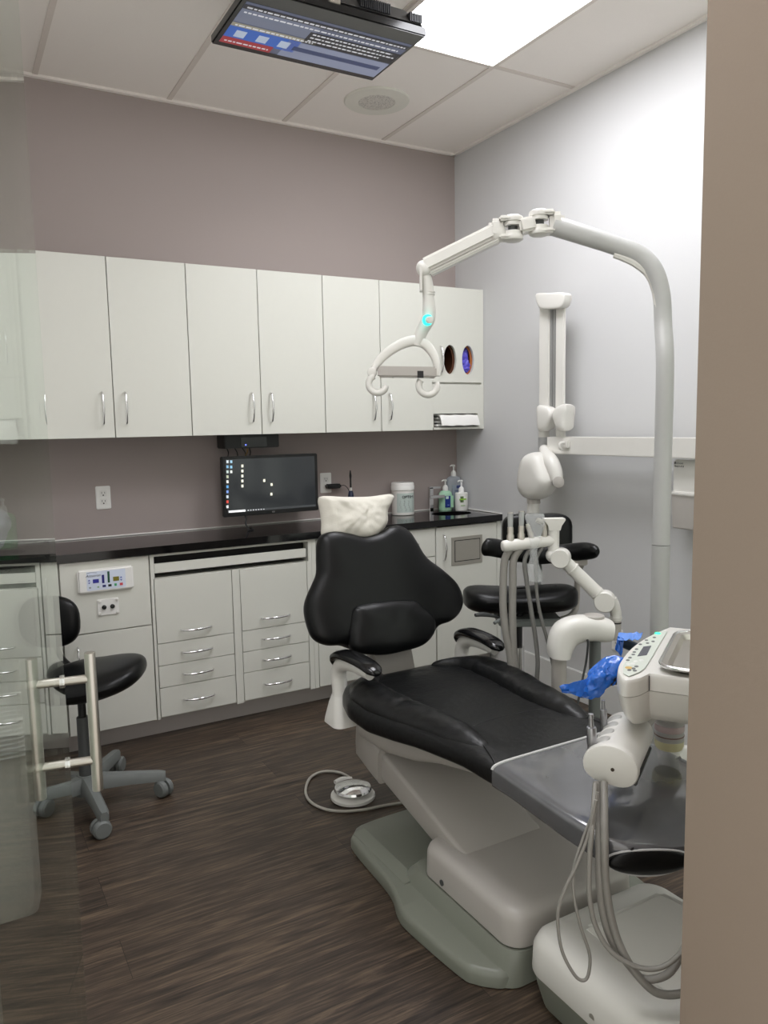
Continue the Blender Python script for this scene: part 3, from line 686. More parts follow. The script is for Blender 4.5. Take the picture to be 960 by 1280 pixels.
def seat_sec(y, off=0, e=.36, n=64):
    e = .36 - .16 * sstep(-2.25, -2.45, y) if y < -2.25 else .36
    hw, zt, zb, bo = lerp(HW, y), lerp(ZT, y), lerp(ZB, y), lerp(BO, y); P = []
    for i in range(n):
        t = 2 * PI * i / n; c_, s_ = math.cos(t), math.sin(t)
        x = (hw + off) * math.copysign(abs(c_) ** e, c_); z = (zb + zt) / 2 + ((zt - zb) / 2 + off) * math.copysign(abs(s_) ** (e * 1.4), s_)
        u = abs(x) / hw
        if s_ > 0: z += bo * sstep(.5, .72, u) * (1 - .35 * sstep(.9, 1, u)) * min(1, s_ * 3)
        if s_ > 0 and bo > .003: z += .0022 * noise.noise(V((x * 18, y * 40, 3)))
        P.append(V((XC + x, y, z)))
    return P
ys = [-1.545, -1.55, -1.558, -1.57, -1.585] + [-1.60 - .02 * k for k in range(61)] + [-2.83, -2.85, -2.865, -2.876, -2.882]
se = link('seat', MB().loft([seat_sec(y) for y in ys]), BLKS, ch)
# seam lines and piping
def seat_top(x, y):
    hw, zt, bo = lerp(HW, y), lerp(ZT, y), lerp(BO, y); u = abs(x - XC) / hw
    return zt + bo * sstep(.5, .72, u) * (1 - .35 * sstep(.9, 1, u))
SEAM = simple('seam thread', (8, 8, 9), .6)
def seam(pts, r=.0022):
    link('seam', MB().tube([V((q.x, q.y, seat_top(q.x, q.y) - .0008)) for q in catmull([V((a, b, 0)) for a, b in pts], 10)], r, 6, 1), SEAM, se)
seam([(XC - .155, -2.19), (XC - .05, -2.175), (XC + .06, -2.175), (XC + .16, -2.19)])
for s in (-1, 1): seam([(XC + s * .17, -1.76), (XC + s * .165, -1.95), (XC + s * .155, -2.12), (XC + s * .17, -2.25), (XC + s * .205, -2.37), (XC + s * .225, -2.42)])
# padded side bolsters sewn along both edges
for sd in (-1, 1):
    rings = []; yy = [-1.60 - .0123 * k for k in range(61)]
    for k, y in enumerate(yy):
        u = k / 60; tp = (1 - abs(2 * u - 1) ** 3.2) ** .5 if 0 < u < 1 else .02
        hw = lerp(HW, y); wd = (.075 - .02 * u) * max(.06, tp); ht = .050 * max(.05, tp) * (1 - .2 * u)
        cx = hw - .075 + .018 * sstep(.55, 1, u) - .06 * sstep(.14, 0, u); cz = lerp(ZT, y) - .004
        row = []
        for j in range(24):
            a = 2 * PI * j / 24; q = V((XC + sd * (cx + wd * math.cos(a)), y, cz + ht * math.sin(a)))
            if math.sin(a) > 0: q.z += .006 * math.sin(y * 95 + math.cos(a) * 1.5) * noise.noise(V((y * 14, sd, 0))) * tp + .003 * noise.noise(q * 30)
            row.append(q)
        rings.append(row)
    link('side_bolster', MB().loft(rings), BLKS, se)
# protective film on the foot end
FY = [-2.425 - .02 * k for k in range(20)] + [-2.82, -2.84, -2.855, -2.866, -2.877, -2.884]
fl = link('foot_cover', MB().loft([seat_sec(y, .004) for y in FY], False, False), FILM, ch)
link('cover_edge', MB().tube(seat_sec(-2.427, .005)[1:31], .004, 8, 1), simple('white welt', (205, 205, 203), .5), fl)
# black tip of the footrest showing through the open end of the film
fo = V((-1.505, -2.867, .487)); fx = V((.91, -.40, -.06)).normalized(); fn = V((-.42, -.90, -.10)).normalized(); fz = fx.cross(fn).normalized()
link('film_opening', MB().ellip(fo - fn * .004, .094, .031, .014, 1, ax=(fx, fz, fn)), BLK, fl)
link('cover_edge', MB().tube([fo + fx * (.095 * math.cos(a)) + fz * (.032 * math.sin(a)) - fn * (.002 + .012 * math.cos(a) ** 2) for a in [2 * PI * k / 32 for k in range(32)]], .0026, 8, 1, True), simple('film welt', (190, 190, 190), .4), fl)
# backrest
TI = math.radians(18); NB = V((0, -math.cos(TI), math.sin(TI))); UB = V((0, math.sin(TI), math.cos(TI))); PB = V((XC, -1.50, .75))
bo_ = [(397.8, 673.4), (405.6, 666.6), (418, 664.7), (433.8, 667.2), (452.5, 671.3), (471, 667.2), (483.8, 659.4), (496.3, 657.5), (508.8, 664), (518, 676.6), (530.6, 696.9), (552.5, 714), (569.7, 731), (576.6, 750), (572.8, 765.6), (561.9, 776.6), (546, 783), (538, 795), (527.5, 806), (505.6, 813), (480.6, 817.5), (455.6, 816.5), (440, 812), (425, 807), (408.8, 806.9), (393, 800), (385.3, 786), (380.6, 765.6), (382, 750), (390, 731), (396, 715.6), (396, 693.8)]
BO3 = [onp(u, v, PB, NB) for u, v in bo_]
cb = onp(478, 752, PB, NB)
br_ = link('backrest', MB().cushion(BO3, NB, .045, .04, 3.2, .006, None, 4, cb), BLK, ch)
lo = [(320, 517), (360, 498), (450, 484), (550, 481), (592, 502), (640, 545), (650, 585), (640, 622), (600, 662), (530, 684), (450, 700), (370, 697), (322, 682), (306, 632), (310, 570)]
LO3 = [onp(340 + u / 3.2, 600 + v / 3.2, PB + NB * .04, NB) for u, v in lo]
link('lumbar_cushion', MB().cushion(LO3, NB, .03, .05, 2.6, .012, lambda q: .003 * noise.noise(q * 22), 4), BLK, br_)
# back shell and bracket behind the cushions
BS = [cb + (p - cb) * .86 - NB * .04 for p in BO3]
link('back_shell', MB().cushion(BS, NB, .01, .03, 3, 0, None, 2), EQG, ch)
a0 = onp(475, 835, PB, NB)
link('back_bracket', MB().obox(V((-1.36, -1.535, .42)), X, UB, NB, -.075, .11, 0, .36, -.05, .0, .015), EQG, ch)
# headrest pad under the cloth
hc = onp(446, 652, PB - NB * .04, NB)
link('headrest', MB().ellip(hc, .115, .07, .035, .7, ax=(X, UB, NB)), BLK, ch)
link('headrest_bar', MB().obox(hc, X, UB, NB, -.02, .02, -.22, -.02, -.03, -.018, .004), STEEL, ch)
# armrests
def armrest(s):
    xa = XC + s * .265
    p = MB()
    pts = [(xa, -1.56, .60), (xa - s * .0, -1.575, .632), (xa - s * .002, -1.62, .652), (xa - s * .006, -1.70, .658), (xa - s * .01, -1.78, .655), (xa - s * .012, -1.825, .645), (xa - s * .012, -1.838, .635)]
    a = link('armrest', armpad(pts), BLKG, ch)
    q = [(xa, -1.60, .47), (xa, -1.588, .52), (xa, -1.58, .57), (xa, -1.605, .612), (xa - s * .003, -1.68, .63), (xa - s * .008, -1.80, .628)]
    link('arm_post', MB().tube(q, [.034, .028, .027, .026, .022, .018], 18, 8), EQW, a)
    f = MB().loft([rrect(xa - .055, xa + .04, -1.665, -1.545, .03, .405), rrect(xa - .053, xa + .04, -1.66, -1.545, .03, .418), rrect(xa - .038, xa + .034, -1.635, -1.552, .028, .475), rrect(xa - .028, xa + .028, -1.62, -1.56, .026, .505)])
    link('arm_foot', f, EQW, a)
    link('arm_strut', MB().cyl((xa, -1.61, .435), (XC + s * .1, -1.66, .44), .025), EQW, a)
def armpad(pts):
    C_ = catmull(pts, 8); rings = []
    W = [.012, .026, .034, .036, .036, .035, .034, .033, .03, .02, .008]
    Nn = len(C_)
    for i, p in enumerate(C_):
        t = i / (Nn - 1) * (len(W) - 1); k = min(int(t), len(W) - 2); w = W[k] + (W[k + 1] - W[k]) * (t - k)
        d = (C_[min(i + 1, Nn - 1)] - C_[max(i - 1, 0)]).normalized(); up = X.cross(d).normalized()
        if up.z < 0 and abs(d.z) < .9: up = -up
        rings.append([p + X * w * math.copysign(abs(math.cos(a)) ** .7, math.cos(a)) + up * w * .45 * math.copysign(abs(math.sin(a)) ** .8, math.sin(a)) for a in [2 * PI * j / 20 for j in range(20)]])
    return MB().loft(rings)
armrest(-1); armrest(1)
# headrest cloth (its own thing)
hcl = [(397.5, 625), (400, 621), (408, 620.5), (420, 621.5), (441, 621.8), (462, 621), (480, 618.5), (487, 618), (491.5, 621), (488, 630), (483.5, 640), (483, 655), (470, 672), (452, 678), (430, 676), (410, 674), (402, 668), (402, 655), (400.5, 640)]
H3 = [onp(u, v, PB - NB * .035, NB) for u, v in hcl]
hc2 = onp(446, 648, PB - NB * .035, NB)
def fold(q):
    d = q - hc2; u, v = d.x, d.dot(UB)
    f = .012 * sstep(-.09, .0, u + v * .55 + .02) * sstep(.17, .06, u - v * .3) + .012 * noise.noise(V((u * 16, v * 16, 1))) + .006 * noise.noise(V((u * 45, v * 45, 4)))
    return f * (1 - min(1, abs(u) / .17) ** 4 * .4)
def hgrid():
    m = MB(); O = catmull(H3, 4, True); c = hc2; rings = []
    for s, sg in [(x, -1) for x in (.05, .3, .6, .85, .96)] + [(1, 0)] + [(x, 1) for x in (.985, .96, .93, .9, .86, .82, .77, .72, .66, .6, .53, .46, .39, .32, .25, .18, .11, .05)]:
        h = .055 * max(0, 1 - s ** 4) ** .6
        rings.append([c + (q - c) * s + NB * (sg * h + (fold(c + (q - c) * s) * min(1, (1 - s) * 6) if sg > 0 else 0)) for q in O])
    return m.loft(rings)
single('headrest_cover', hgrid(), CLOTH, 'crumpled white cloth cover pulled over the dental chair headrest', 'headrest cover', hc2)
# foot pedal
c = V((-1.485, -1.40, 0)); t = thing('foot_control', 'round chrome foot control pedal with grey cable on the wood floor', 'foot pedal', c)
link('base', MB().lathe(c, Z, [(.08, 0), (.087, .004), (.086, .014), (.08, .018), (.001, .018)], 40), EQW, t)
link('pedal', MB().lathe(c + Z * .02, Z, [(.05, 0), (.066, .006), (.074, .016), (.07, .024), (.045, .034), (.02, .038), (.001, .039)], 40), CHROME, t)
link('toe_stop', MB().tube([c + V((-.035, .085, .035)), c + V((0, .092, .037)), c + V((.035, .075, .035))], .009, 10), EQW, t)
link('bracket', MB().box(c.x - .02, c.x + .02, c.y + .06, c.y + .09, .01, .03, .003), EQW, t)
cab = [c + V((0, .09, .02))] + [onz(u, v, .007) for u, v in ((440, 975), (425, 966), (404, 964.5), (388, 972), (382, 988), (387, 1001), (402, 1010), (425, 1014), (455, 1012), (480, 1007), (520, 1001))]
link('cable', MB().tube(cab, .0055, 10), simple('cable grey', (176, 172, 162), .4), t)
# ================================================================== STOOLS
R2 = V((RT.x, RT.y, 0)).normalized(); D2 = V((FW.x, FW.y, 0)).normalized()
def star_base(t, c, r, a0, col=None):
    col = col or GREYP
    hub = link('hub', MB().lathe(c + Z * .05, Z, [(.045, 0), (.05, .02), (.05, .045), (.036, .06), (.03, .075), (.001, .076)], 24), col, t)
    for k in range(5):
        a = math.radians(a0 + 72 * k); d = V((math.cos(a), math.sin(a), 0)); s = V((-d.y, d.x, 0))
        def q(r_, zt, h, w): return [c + d * r_ + s * (w * sx) + Z * (zt - h * (1 - sz) / 2) for sx, sz in ((-1, -1), (-1, .3), (-.6, 1), (.6, 1), (1, .3), (1, -1))]
        lg = link('leg', MB().loft([q(.03, .122, .055, .028), q(r * .6, .110, .042, .022), q(r - .005, .100, .036, .020), q(r + .018, .095, .032, .014)]), col, t)
        p = c + d * r; ra = random.uniform(0, 6.28); e = V((math.cos(ra), math.sin(ra), 0)); f = V((-e.y, e.x, 0))
        cs = MB()
        for sg in (-1, 1): cs.lathe(p + e * .012 + f * (sg * .004) + Z * .033, f * sg, [(.026, 0), (.033, .001), (.033, .017), (.027, .023), (.001, .024)], 24)
        cs.cyl(p + Z * .03, p + Z * .075, .008, n=12); cs.ellip(p + Z * .045, .02, .02, .014)
        link('caster', cs, GREYP, lg)
def tilt_axes(roll, pitch=0):
    x = (R2 * math.cos(roll) + Z * math.sin(roll)); z = x.cross(D2) * 1.0
    y = D2 * math.cos(pitch) + z * math.sin(pitch); z = x.cross(y); return x.normalized(), y.normalized(), z.normalized()
# round stool on the left
c = V((-2.388, -.912, 0)); t = thing('operator_stool', 'black upholstered round stool on five grey casters by the glass door', 'stool', c)
star_base(t, c, .275, -15)
link('column', MB().lathe(c + Z * .1, Z, [(.025, 0), (.025, .1), (.0225, .105), (.0225, .25), (.021, .255), (.001, .256)], 24), GREYD, t)
link('gas_lift', MB().cyl(c + Z * .28, c + Z * .48, .015, n=20), BLKP, t)
sc_ = V((-2.345, -.90, .50)); ax = tilt_axes(math.radians(5), math.radians(4))
def seat_pad(c, ax, rx, ry, rz, e, f): 
    m = MB(); rings = []; n = 40; ms = 20
    sp = lambda v, q: math.copysign(abs(v) ** q, v)
    for i in range(ms + 1):
        a = -PI / 2 + PI * i / ms; a = max(-PI / 2 + .03, min(PI / 2 - .03, a)); row = []
        for j in range(n):
            b = 2 * PI * j / n; x, y = sp(math.cos(a), .55) * sp(math.cos(b), e), sp(math.cos(a), .55) * sp(math.sin(b), e); z = sp(math.sin(a), .8)
            dx, dy, dz = f(x, y, z); row.append(c + ax[0] * (x * rx + dx) + ax[1] * (y * ry + dy) + ax[2] * (z * rz + dz))
        rings.append(row)
    return m.loft(rings)
link('seat', seat_pad(sc_, ax, .205, .19, .055, .85, lambda x, y, z: (0, 0, (-.018 * (1 - x * x) * (z > 0)) + .012 * max(0, x) - .03 * max(0, -x - .3) ** 1.5)), BLK, t)
link('seat_pan', MB().lathe(sc_ - ax[2] * .075, ax[2], [(.06, 0), (.10, .012), (.13, .03), (.001, .04)], 28), BLKP, t)
link('lever', MB().tube([sc_ - Z * .07 - R2 * .03, sc_ - Z * .085 - R2 * .09 - D2 * .02, sc_ - Z * .10 - R2 * .13 - D2 * .03], .006, 8), BLKP, t)
bc = at(62, 777, 3.18)
bk = link('backrest', MB().ellip(bc, .125, .04, .108, .75, ax=(R2, D2, Z)), BLK, t)
link('backrest_bar', MB().tube([sc_ - Z * .07 - R2 * .02, sc_ + V((0, 0, -.08)) - R2 * .06 + D2 * .15, bc + D2 * .07 - Z * .16, bc + D2 * .045], .012, 10), BLKP, t)
# assistant stool on the right
c0 = at(648, 800, 3.25); c = V((c0.x, c0.y, 0)); t = thing('assistant_stool', 'tall black assistant stool with wrap-around torso bar, behind the suction hoses', 'stool', c)
star_base(t, c, .27, 10)
link('column', MB().lathe(c + Z * .1, Z, [(.034, 0), (.034, .06), (.025, .07), (.025, .40), (.001, .401)], 24), CHROME, t)
link('gas_lift', MB().cyl(c + Z * .45, c + Z * .66, .0165, n=20), BLKP, t)
sc_ = at(650, 746, 3.25); ax = tilt_axes(0, math.radians(-3))
link('seat', seat_pad(sc_, ax, .24, .17, .062, .8, lambda x, y, z: (0, -.035 * (1 - x * x) * (y < 0) * -1, (.04 * x * x - .028) * (z > 0) - .008 * x * x * (z < 0))), BLK, t)
link('seat_plate', MB().obox(sc_ - Z * .088, R2, D2, Z, -.10, .16, -.09, .09, -.02, .012, .006), GREYP, t)
link('lever', MB().tube([at(640, 775, 3.2), at(622, 771, 3.15), at(605, 768, 3.12), at(594, 769, 3.1)], [.006, .006, .01, .007], 10), GREYD, t)
link('lever', MB().tube([at(645, 766, 3.22), at(632, 770, 3.15), at(618, 779, 3.1)], .007, 8), GREYP, t)
tp_ = [(604, 687, 3.02), (612, 684, 3.02), (640, 689, 3.1), (668, 694, 3.14), (700, 692, 3.14), (730, 689, 3.08), (747, 690, 3.0)]
bar = MB(); C_ = catmull([at(*q) for q in tp_], 8); rings = []
for i, p in enumerate(C_):
    u = i / (len(C_) - 1); k = max(.1, (1 - abs(2 * u - 1) ** 6)) ** .5; d = (C_[min(i + 1, len(C_) - 1)] - C_[max(i - 1, 0)]).normalized(); s_ = d.cross(Z).normalized()
    rings.append([p + s_ * .03 * k * math.cos(a) + Z * .038 * k * math.sin(a) for a in [2 * PI * j / 20 for j in range(20)]])
link('torso_bar', bar.loft(rings), BLK, t)
bkc = at(671, 672, 3.42)
bk = link('backrest', MB().ellip(bkc, .155, .04, .108, .42, ax=(R2, D2, Z)), BLK, t)
link('torso_bar_bracket', MB().tube([at(733, 696, 3.1), at(727, 705, 3.15), at(722, 722, 3.22), at(721, 748, 3.27), at(718, 764, 3.27), at(706, 773, 3.27), at(680, 776, 3.27), at(655, 776, 3.27)], .013, 10), EQG, t)
link('backrest_stem', MB().tube([bkc + Z * -.05 + D2 * .03, at(674, 712, 3.5), at(671, 745, 3.45), at(665, 776, 3.32)], .018, 10, flat=.5), GREYP, t)
link('bracket_plate', MB().obox(at(724, 700, 3.12), R2, D2, Z, -.04, .03, -.02, .02, -.02, .012, .004), EQG, t)

# ================================================================== DENTAL LIGHT ON ITS POLE
pb = at(829, 560, 2.6); pb = V((pb.x, pb.y, 0))
dl = thing('dental_light', 'white dental operating light on a tall grey pole with a folding arm', 'dental light', pb)
POLEM = simple('pole grey', (180, 180, 178), .35); BOOMM = simple('boom grey', (186, 186, 184), .33)
link('floor_flange', MB().lathe(pb, Z, [(.09, 0), (.09, .015), (.05, .03), (.034, .06), (.001, .06)], 32), EQB, dl)
zj = at(829, 683, 2.6).z
link('pole_sleeve', MB().cyl(pb + Z * .03, pb + Z * (zj - .001), .0305, n=32), POLEM, dl)
def upz(u, v, D): return at(u, v, D)
top = [pb + Z * (zj + .001), pb + Z * (zj + .3), pb + Z * 1.62, at(829, 405, 2.6), at(827, 370, 2.6), at(818, 340, 2.6), at(800, 320, 2.61), at(772, 308, 2.62), at(730, 294, 2.63), at(692, 282, 2.64)]
link('boom', MB().tube(top, [.029, .029, .029, .029, .029, .03, .032, .032, .031, .033, .034], 24, 8), BOOMM, dl)
fil = MB().tube([at(826, 400, 2.595), at(815, 352, 2.6), at(796, 331, 2.605), at(768, 318, 2.62)], .012, 8); link('boom_web', fil, EQW, dl)
K = V((0, 0, 1)); JR, JL = at(674, 279, 2.64), at(641, 286, 2.64)
def clevis(J, toward, name):
    d = (toward - J); d.z = 0; d.normalize(); s = Z.cross(d)
    m = MB(); pt = link(name, MB().obox(J + d * .054, d, s, Z, -.02, .03, -.028, .028, -.033, .033, .014, 3), EQW, dl)
    for sg in (1, -1):
        o = J + Z * (.03 * sg)
        m = MB().lathe(o, Z * sg, [(.034, -.008), (.036, 0), (.034, .008), (.025, .013), (.001, .014)], 32)
        link('clevis_plate', m, EQW, pt)
        link('clevis_arm', MB().obox(o, d, s, Z, 0, .05, -.034, .034, -.008, .009, .006), EQW, pt)
    link('pivot', MB().cyl(J - Z * .03, J + Z * .03, .016, n=20), GREYD, pt)
clevis(JR, at(740, 296, 2.63), 'boom_knuckle'); clevis(JL, at(560, 325, 2.66), 'arm_knuckle')
d = (JR - JL).normalized(); s = Z.cross(d).normalized(); L_ = (JR - JL).length
m = MB(); m.obox(JL, d, s, d.cross(s), .018, L_ - .018, -.034, .034, -.024, .024, .008)
for J in (JL, JR):
    for zz in (.016, -.016): m.lathe(J + Z * zz, Z, [(.03, -.007), (.031, 0), (.03, .007)], 28)
link('link_block', m, EQW, dl)
A0, A1 = at(622, 293, 2.645), at(531, 338, 2.70)
d = (A1 - A0).normalized(); s = Z.cross(d).normalized(); u_ = d.cross(s); 
if u_.z < 0: u_ = -u_
L_ = (A1 - A0).length
ag = link('spring_arm', MB().obox(A0, d, s, u_, -.01, L_, -.027, .027, -.012, .038, .010, 3), EQW, dl)
link('arm_under_cover', MB().obox(A0, d, s, u_, .0, L_ - .01, -.023, .023, -.028, -.013, .006), EQW, ag)
link('arm_groove', MB().obox(A0, d, s, u_, .005, L_ - .02, -.0235, .0235, -.0135, -.0118), EQG, ag)
for q, r in ((A0, .031), (A1, .027)): link('end_cap', MB().ellip(q + u_ * .006 - s * .0, r, .03, r * 1.1, .9, ax=(d, s, u_)), EQW, ag)
ys_ = [at(531, 340, 2.70), at(534, 355, 2.71), at(536, 378, 2.72), at(535.5, 398, 2.73), at(527, 415, 2.74), at(521, 432, 2.75)]
yk = link('yoke', MB().tube(ys_, [.017, .02, .0205, .024, .024, .021, .019], 20), EQW, dl)
link('yoke_fork', MB().obox(at(526, 345, 2.69), R2, D2, Z, -.004, .004, -.02, .02, -.055, .035, .003), EQW, yk)
for v in (365, 368): q = at(536, v, 2.715); link('yoke_ring', MB().cyl(q - Z * .002, q + Z * .002, .0222, n=24), EQW, yk)
kb = at(534, 400, 2.70); kd = (CAM + RT * 1.2 - kb).normalized()
link('glow_ring', MB().lathe(kb - kd * .0, kd, [(.019, 0), (.019, .006), (.01, .008), (.001, .008)], 24), lit('teal glow', (40, 235, 220), 1.6), yk)
link('knob', MB().cyl(kb + kd * .004, kb + kd * .028, .012, .0125, n=20, bev=.002), EQW, yk)
hd = thing_parent = dl
# head: arched band, cross bar, two open ring handles
Dh = 2.75
arch = [at(u, v, Dh) for u, v in ((466, 466), (471, 455), (484, 441), (502, 430), (518, 426), (531, 430), (541, 442), (546, 456), (546.5, 470))]
C_ = catmull(arch, 6); rings = []
for i, p in enumerate(C_):
    d = (C_[min(i + 1, len(C_) - 1)] - C_[max(i - 1, 0)]).normalized(); s = d.cross(D2).normalized()
    u = i / (len(C_) - 1); w = .011 + .008 * math.sin(PI * min(1, u * 1.1)); dp = .02
    rings.append([p + s * w * math.copysign(abs(math.cos(a)) ** .6, math.cos(a)) + D2 * dp * math.copysign(abs(math.sin(a)) ** .6, math.sin(a)) for a in [2 * PI * j / 16 for j in range(16)]])
link('head_arch', MB().loft(rings), EQW, dl)
b0, b1 = at(472, 465, Dh - .01), at(545, 466, Dh - .01); d = (b1 - b0).normalized(); s = Z.cross(d).normalized()
lb = link('lamp_bar', MB().obox(b0, d, s, Z, 0, (b1 - b0).length, -.035, .03, -.019, .019, .006), EQG, dl)
link('lens', MB().obox(b0, d, s, Z, .02, (b1 - b0).length - .02, -.028, .024, -.0195, -.018), CLEAR, lb)
q = at(525.5, 468, Dh - .04); link('sensor_window', MB().obox(q, d, s, Z, -.011, .011, -.004 - .0, .004, -.012, .012), BLKP, lb)
q = at(465, 466, Dh); link('pivot_disc', MB().cyl(q - D2 * .03, q + D2 * .02, .017, n=24, bev=.003), EQW, dl)
def cring(cu, cv, r, a0, a1):
    P = [at(cu + r * math.cos(math.radians(a)), cv + r * math.sin(math.radians(a)), Dh - .02) for a in [a0 + (a1 - a0) * i / 16 for i in range(17)]]
    link('ring_handle', MB().tube(P, [.012] * 8 + [.0125, .0115, .009], 14, 2), EQW, dl)
cring(472, 480, 11, 245, 10); cring(535, 482, 11.5, 215, -20)

# ================================================================== X-RAY ARM ON THE RIGHT WALL
xr = thing('xray_unit', 'white wall-mounted dental x-ray unit with its folded double arm and head', 'x-ray unit', (-.12, -1.0, 1.3))
XX = -.12
def wx(u, v, x=XX): return onx(u, v, x)
def wbox(u0, u1, v0, v1, dx, bev=.006, x=XX):
    dx *= .5
    a, b_ = wx(u0, (v0 + v1) / 2, x - dx), wx(u1, (v0 + v1) / 2, x - dx); z1, z0 = wx((u0 + u1) / 2, v0, x).z, wx((u0 + u1) / 2, v1, x).z
    return MB().box(x - dx, x + dx, min(a.y, b_.y), max(a.y, b_.y), z0, z1, bev)
link('upper_joint', MB().cushion([wx(u, v, XX - .03) for u, v in ((672, 367), (689, 366.2), (706, 366), (706.8, 376), (702, 384.5), (689, 386.5), (677, 385.5), (671.8, 377))], -X, .012, .05, 5, .002, None, 3), EQW, xr)
link('fold_arm', wbox(673.5, 686, 383, 512, .016, .004), EQW, xr); link('fold_arm', wbox(694, 704.5, 383, 512, .016, .004), EQW, xr)
link('arm_channel', wbox(687, 690.2, 386, 520, .012, .002), simple('channel grey', (140, 140, 138), .4), xr); link('arm_channel', wbox(690.8, 694, 386, 515, .012, .002), MATS['channel grey'], xr)
for us in ([(672.5, 508), (680, 507), (688, 511), (690.5, 520), (687, 530), (682, 538), (674, 538), (672.5, 522)], [(709, 506), (700, 507), (694, 512), (692, 520), (695, 530), (699, 538), (706, 538), (707.5, 525)]):
    O = [wx(u, v, XX - .045) for u, v in us]; link('arm_knuckle', MB().cushion(O, -X, .016, .07, 2.6, .004, None, 3), EQW, xr)
a = wx(680, 532); b_ = wx(680, 566); rr = .028
link('head_stem', MB().cyl(a, b_, rr, n=24), EQW, xr)
link('stem_band', MB().cyl(wx(680, 546.5), wx(680, 563), rr + .001, n=24), simple('band grey', (172, 172, 172), .45), xr)
link('rail_stub', MB().cyl(wx(701, 534), wx(701, 548), .024, n=20), EQW, xr)
link('head_yoke', MB().tube([wx(680.5, 562, -.14), wx(683, 569, -.18), wx(689, 578, -.2), wx(694, 590, -.2), wx(696, 601, -.2)], [.028, .034, .038, .036, .03], 18), EQW, xr)
q = wx(697, 602, -.2); link('yoke_disc', MB().cyl(q, q + V((-.022, -.03, 0)), .028, n=24, bev=.003), EQG, xr)
hb = [(662, 568), (672, 565), (679, 569), (684, 580), (688, 592), (690, 604), (684, 618), (676, 624), (664, 624), (655, 616), (652.5, 604), (654, 590), (657, 576)]
O = [wx(u, v, -.22) for u, v in hb]; xh = link('xray_head', MB().cushion(O, -X, .06, .07, 2.4, .004, None, 4), EQW, xr)
q = wx(667, 624, -.2); link('cone_collar', MB().cyl(wx(667, 623, -.22), wx(667, 629, -.22), .034, n=24), EQG, xh)
link('cone', MB().cyl(wx(667, 628, -.22), wx(666, 650, -.22), .030, .031, n=24), EQW, xh)
rl = link('extension_rail', MB().box(XX - .035, XX + .035, -2.3, wx(690, 555).y, 1.283, 1.367, .003), EQW, xr)
q = wx(706, 556, XX - .05); hk = MB(); hk.obox(q, Y, Z, -X, -.022, .022, -.016, .02, -.016, .004, .004); hk.tube([q + V((-.005, 0, .01)), q + V((-.03, 0, .008)), q + V((-.034, 0, -.012)), q + V((-.024, 0, -.022))], .006, 8); link('cord_hook', hk, EQW, rl)
link('wall_bracket', MB().box(XX + .03, -.001, -1.95, -1.80, 1.2875, 1.36, .003), EQW, xr)
xb = thing('xray_control_box', 'white wall box with a small printed logo, below the x-ray rail', 'control box', (-.06, -1.9, .98))
y0 = wx(839.5, 600).y
link('case', MB().hexa([(-.115, -2.15, .985), (-.001, -2.15, .985), (-.001, y0 - .004, .985), (-.115, y0 - .004, .985), (-.122, -2.15, 1.135), (-.001, -2.15, 1.135), (-.001, y0, 1.135), (-.122, y0, 1.135)], .004), EQG, xb)
link('upper_case', MB().box(-.115, -.001, -2.15, y0 - .002, 1.137, 1.275, .005), EQW, xb)
link('ridge', MB().box(-.126, -.11, -2.15, y0, 1.126, 1.142, .004), EQW, xb)
q = wx(849, 579, -.1155); text('logo_text', 'Belmont', xb, q + V((-.0006, 0, 0)), -Y, Z, .012, simple('grey print', (150, 150, 150), .5)); text('logo_text', 'PHOT-X II', xb, q + V((-.0006, 0, -.0135)), -Y, Z, .0105, INK)
q2 = wx(844, 578.5, -.1157); link('logo_mark', MB().box(q2.x - .0005, q2.x, q2.y - .003, q2.y + .003, q2.z - .005, q2.z + .005), INK, xb)
link('top_latch', MB().box(-.09, -.05, -1.9, -1.83, 1.272, 1.283, .002), EQW, xb)

# ================================================================== ASSISTANT ARM AND CUSPIDOR COLUMN
Da = 2.75
aa = thing('assistant_instrument_arm', 'white jointed assistant arm holding suction tips and hanging grey hoses', 'instrument arm', at(765, 790, Da))
h0, h1 = at(632, 682.5, Da - .03), at(692, 675.5, Da)
hb_ = link('holder_bar', MB().tube([h0 - (h1 - h0) * .08, h0, h0 + (h1 - h0) * .5, h1], [.012, .021, .021, .02], 18, 6), EQW, aa)
def bpos(k): return h0 + (h1 - h0) * k
q = bpos(1); link('holder_post', MB().cyl(q - Z * .05, q + Z * .05, .02, n=22), EQW, aa)
link('holder_head', MB().loft([[q + R2 * a * k + D2 * .022 * b_ * k2 + Z * z for a, b_ in ((-1, -1), (1, -1), (1, 1), (-1, 1))] for k, k2, z in ((.02, .9, .038), (.024, 1, .055), (.037, 1.0, .074), (.037, 1.0, .08))]), EQW, aa)
link('holder_neck', MB().tube([q - Z * .045, at(689, 695, Da), at(698, 700, Da)], .02, 14), EQW, aa)
j1, j2 = at(701, 697, Da - .01), at(756, 751, Da)
def joint(p, r, w): return MB().lathe(p - D2 * w - R2 * .01, D2 + R2 * .35, [(r - .003, 0), (r, .004), (r, w * 1.7), (r - .004, w * 2), (.001, w * 2)], 32)
link('joint', joint(j1, .034, .03), EQW, aa); link('joint', joint(j2, .037, .03), EQW, aa)
d = (j2 - j1).normalized(); link('forearm', MB().cyl(j1 + d * .02, j2 - d * .02, .023, .025, n=24), EQW, aa)
for k in (.25, .8): link('forearm_ring', MB().cyl(j1 + (j2 - j1) * k, j1 + (j2 - j1) * (k + .02), .0265, n=24), EQW, aa)
link('elbow', MB().tube([j2 + R2 * .02, at(767, 757, Da), at(770, 768, Da), at(770, 776, Da)], [.026, .022, .019, .018], 16), EQW, aa)
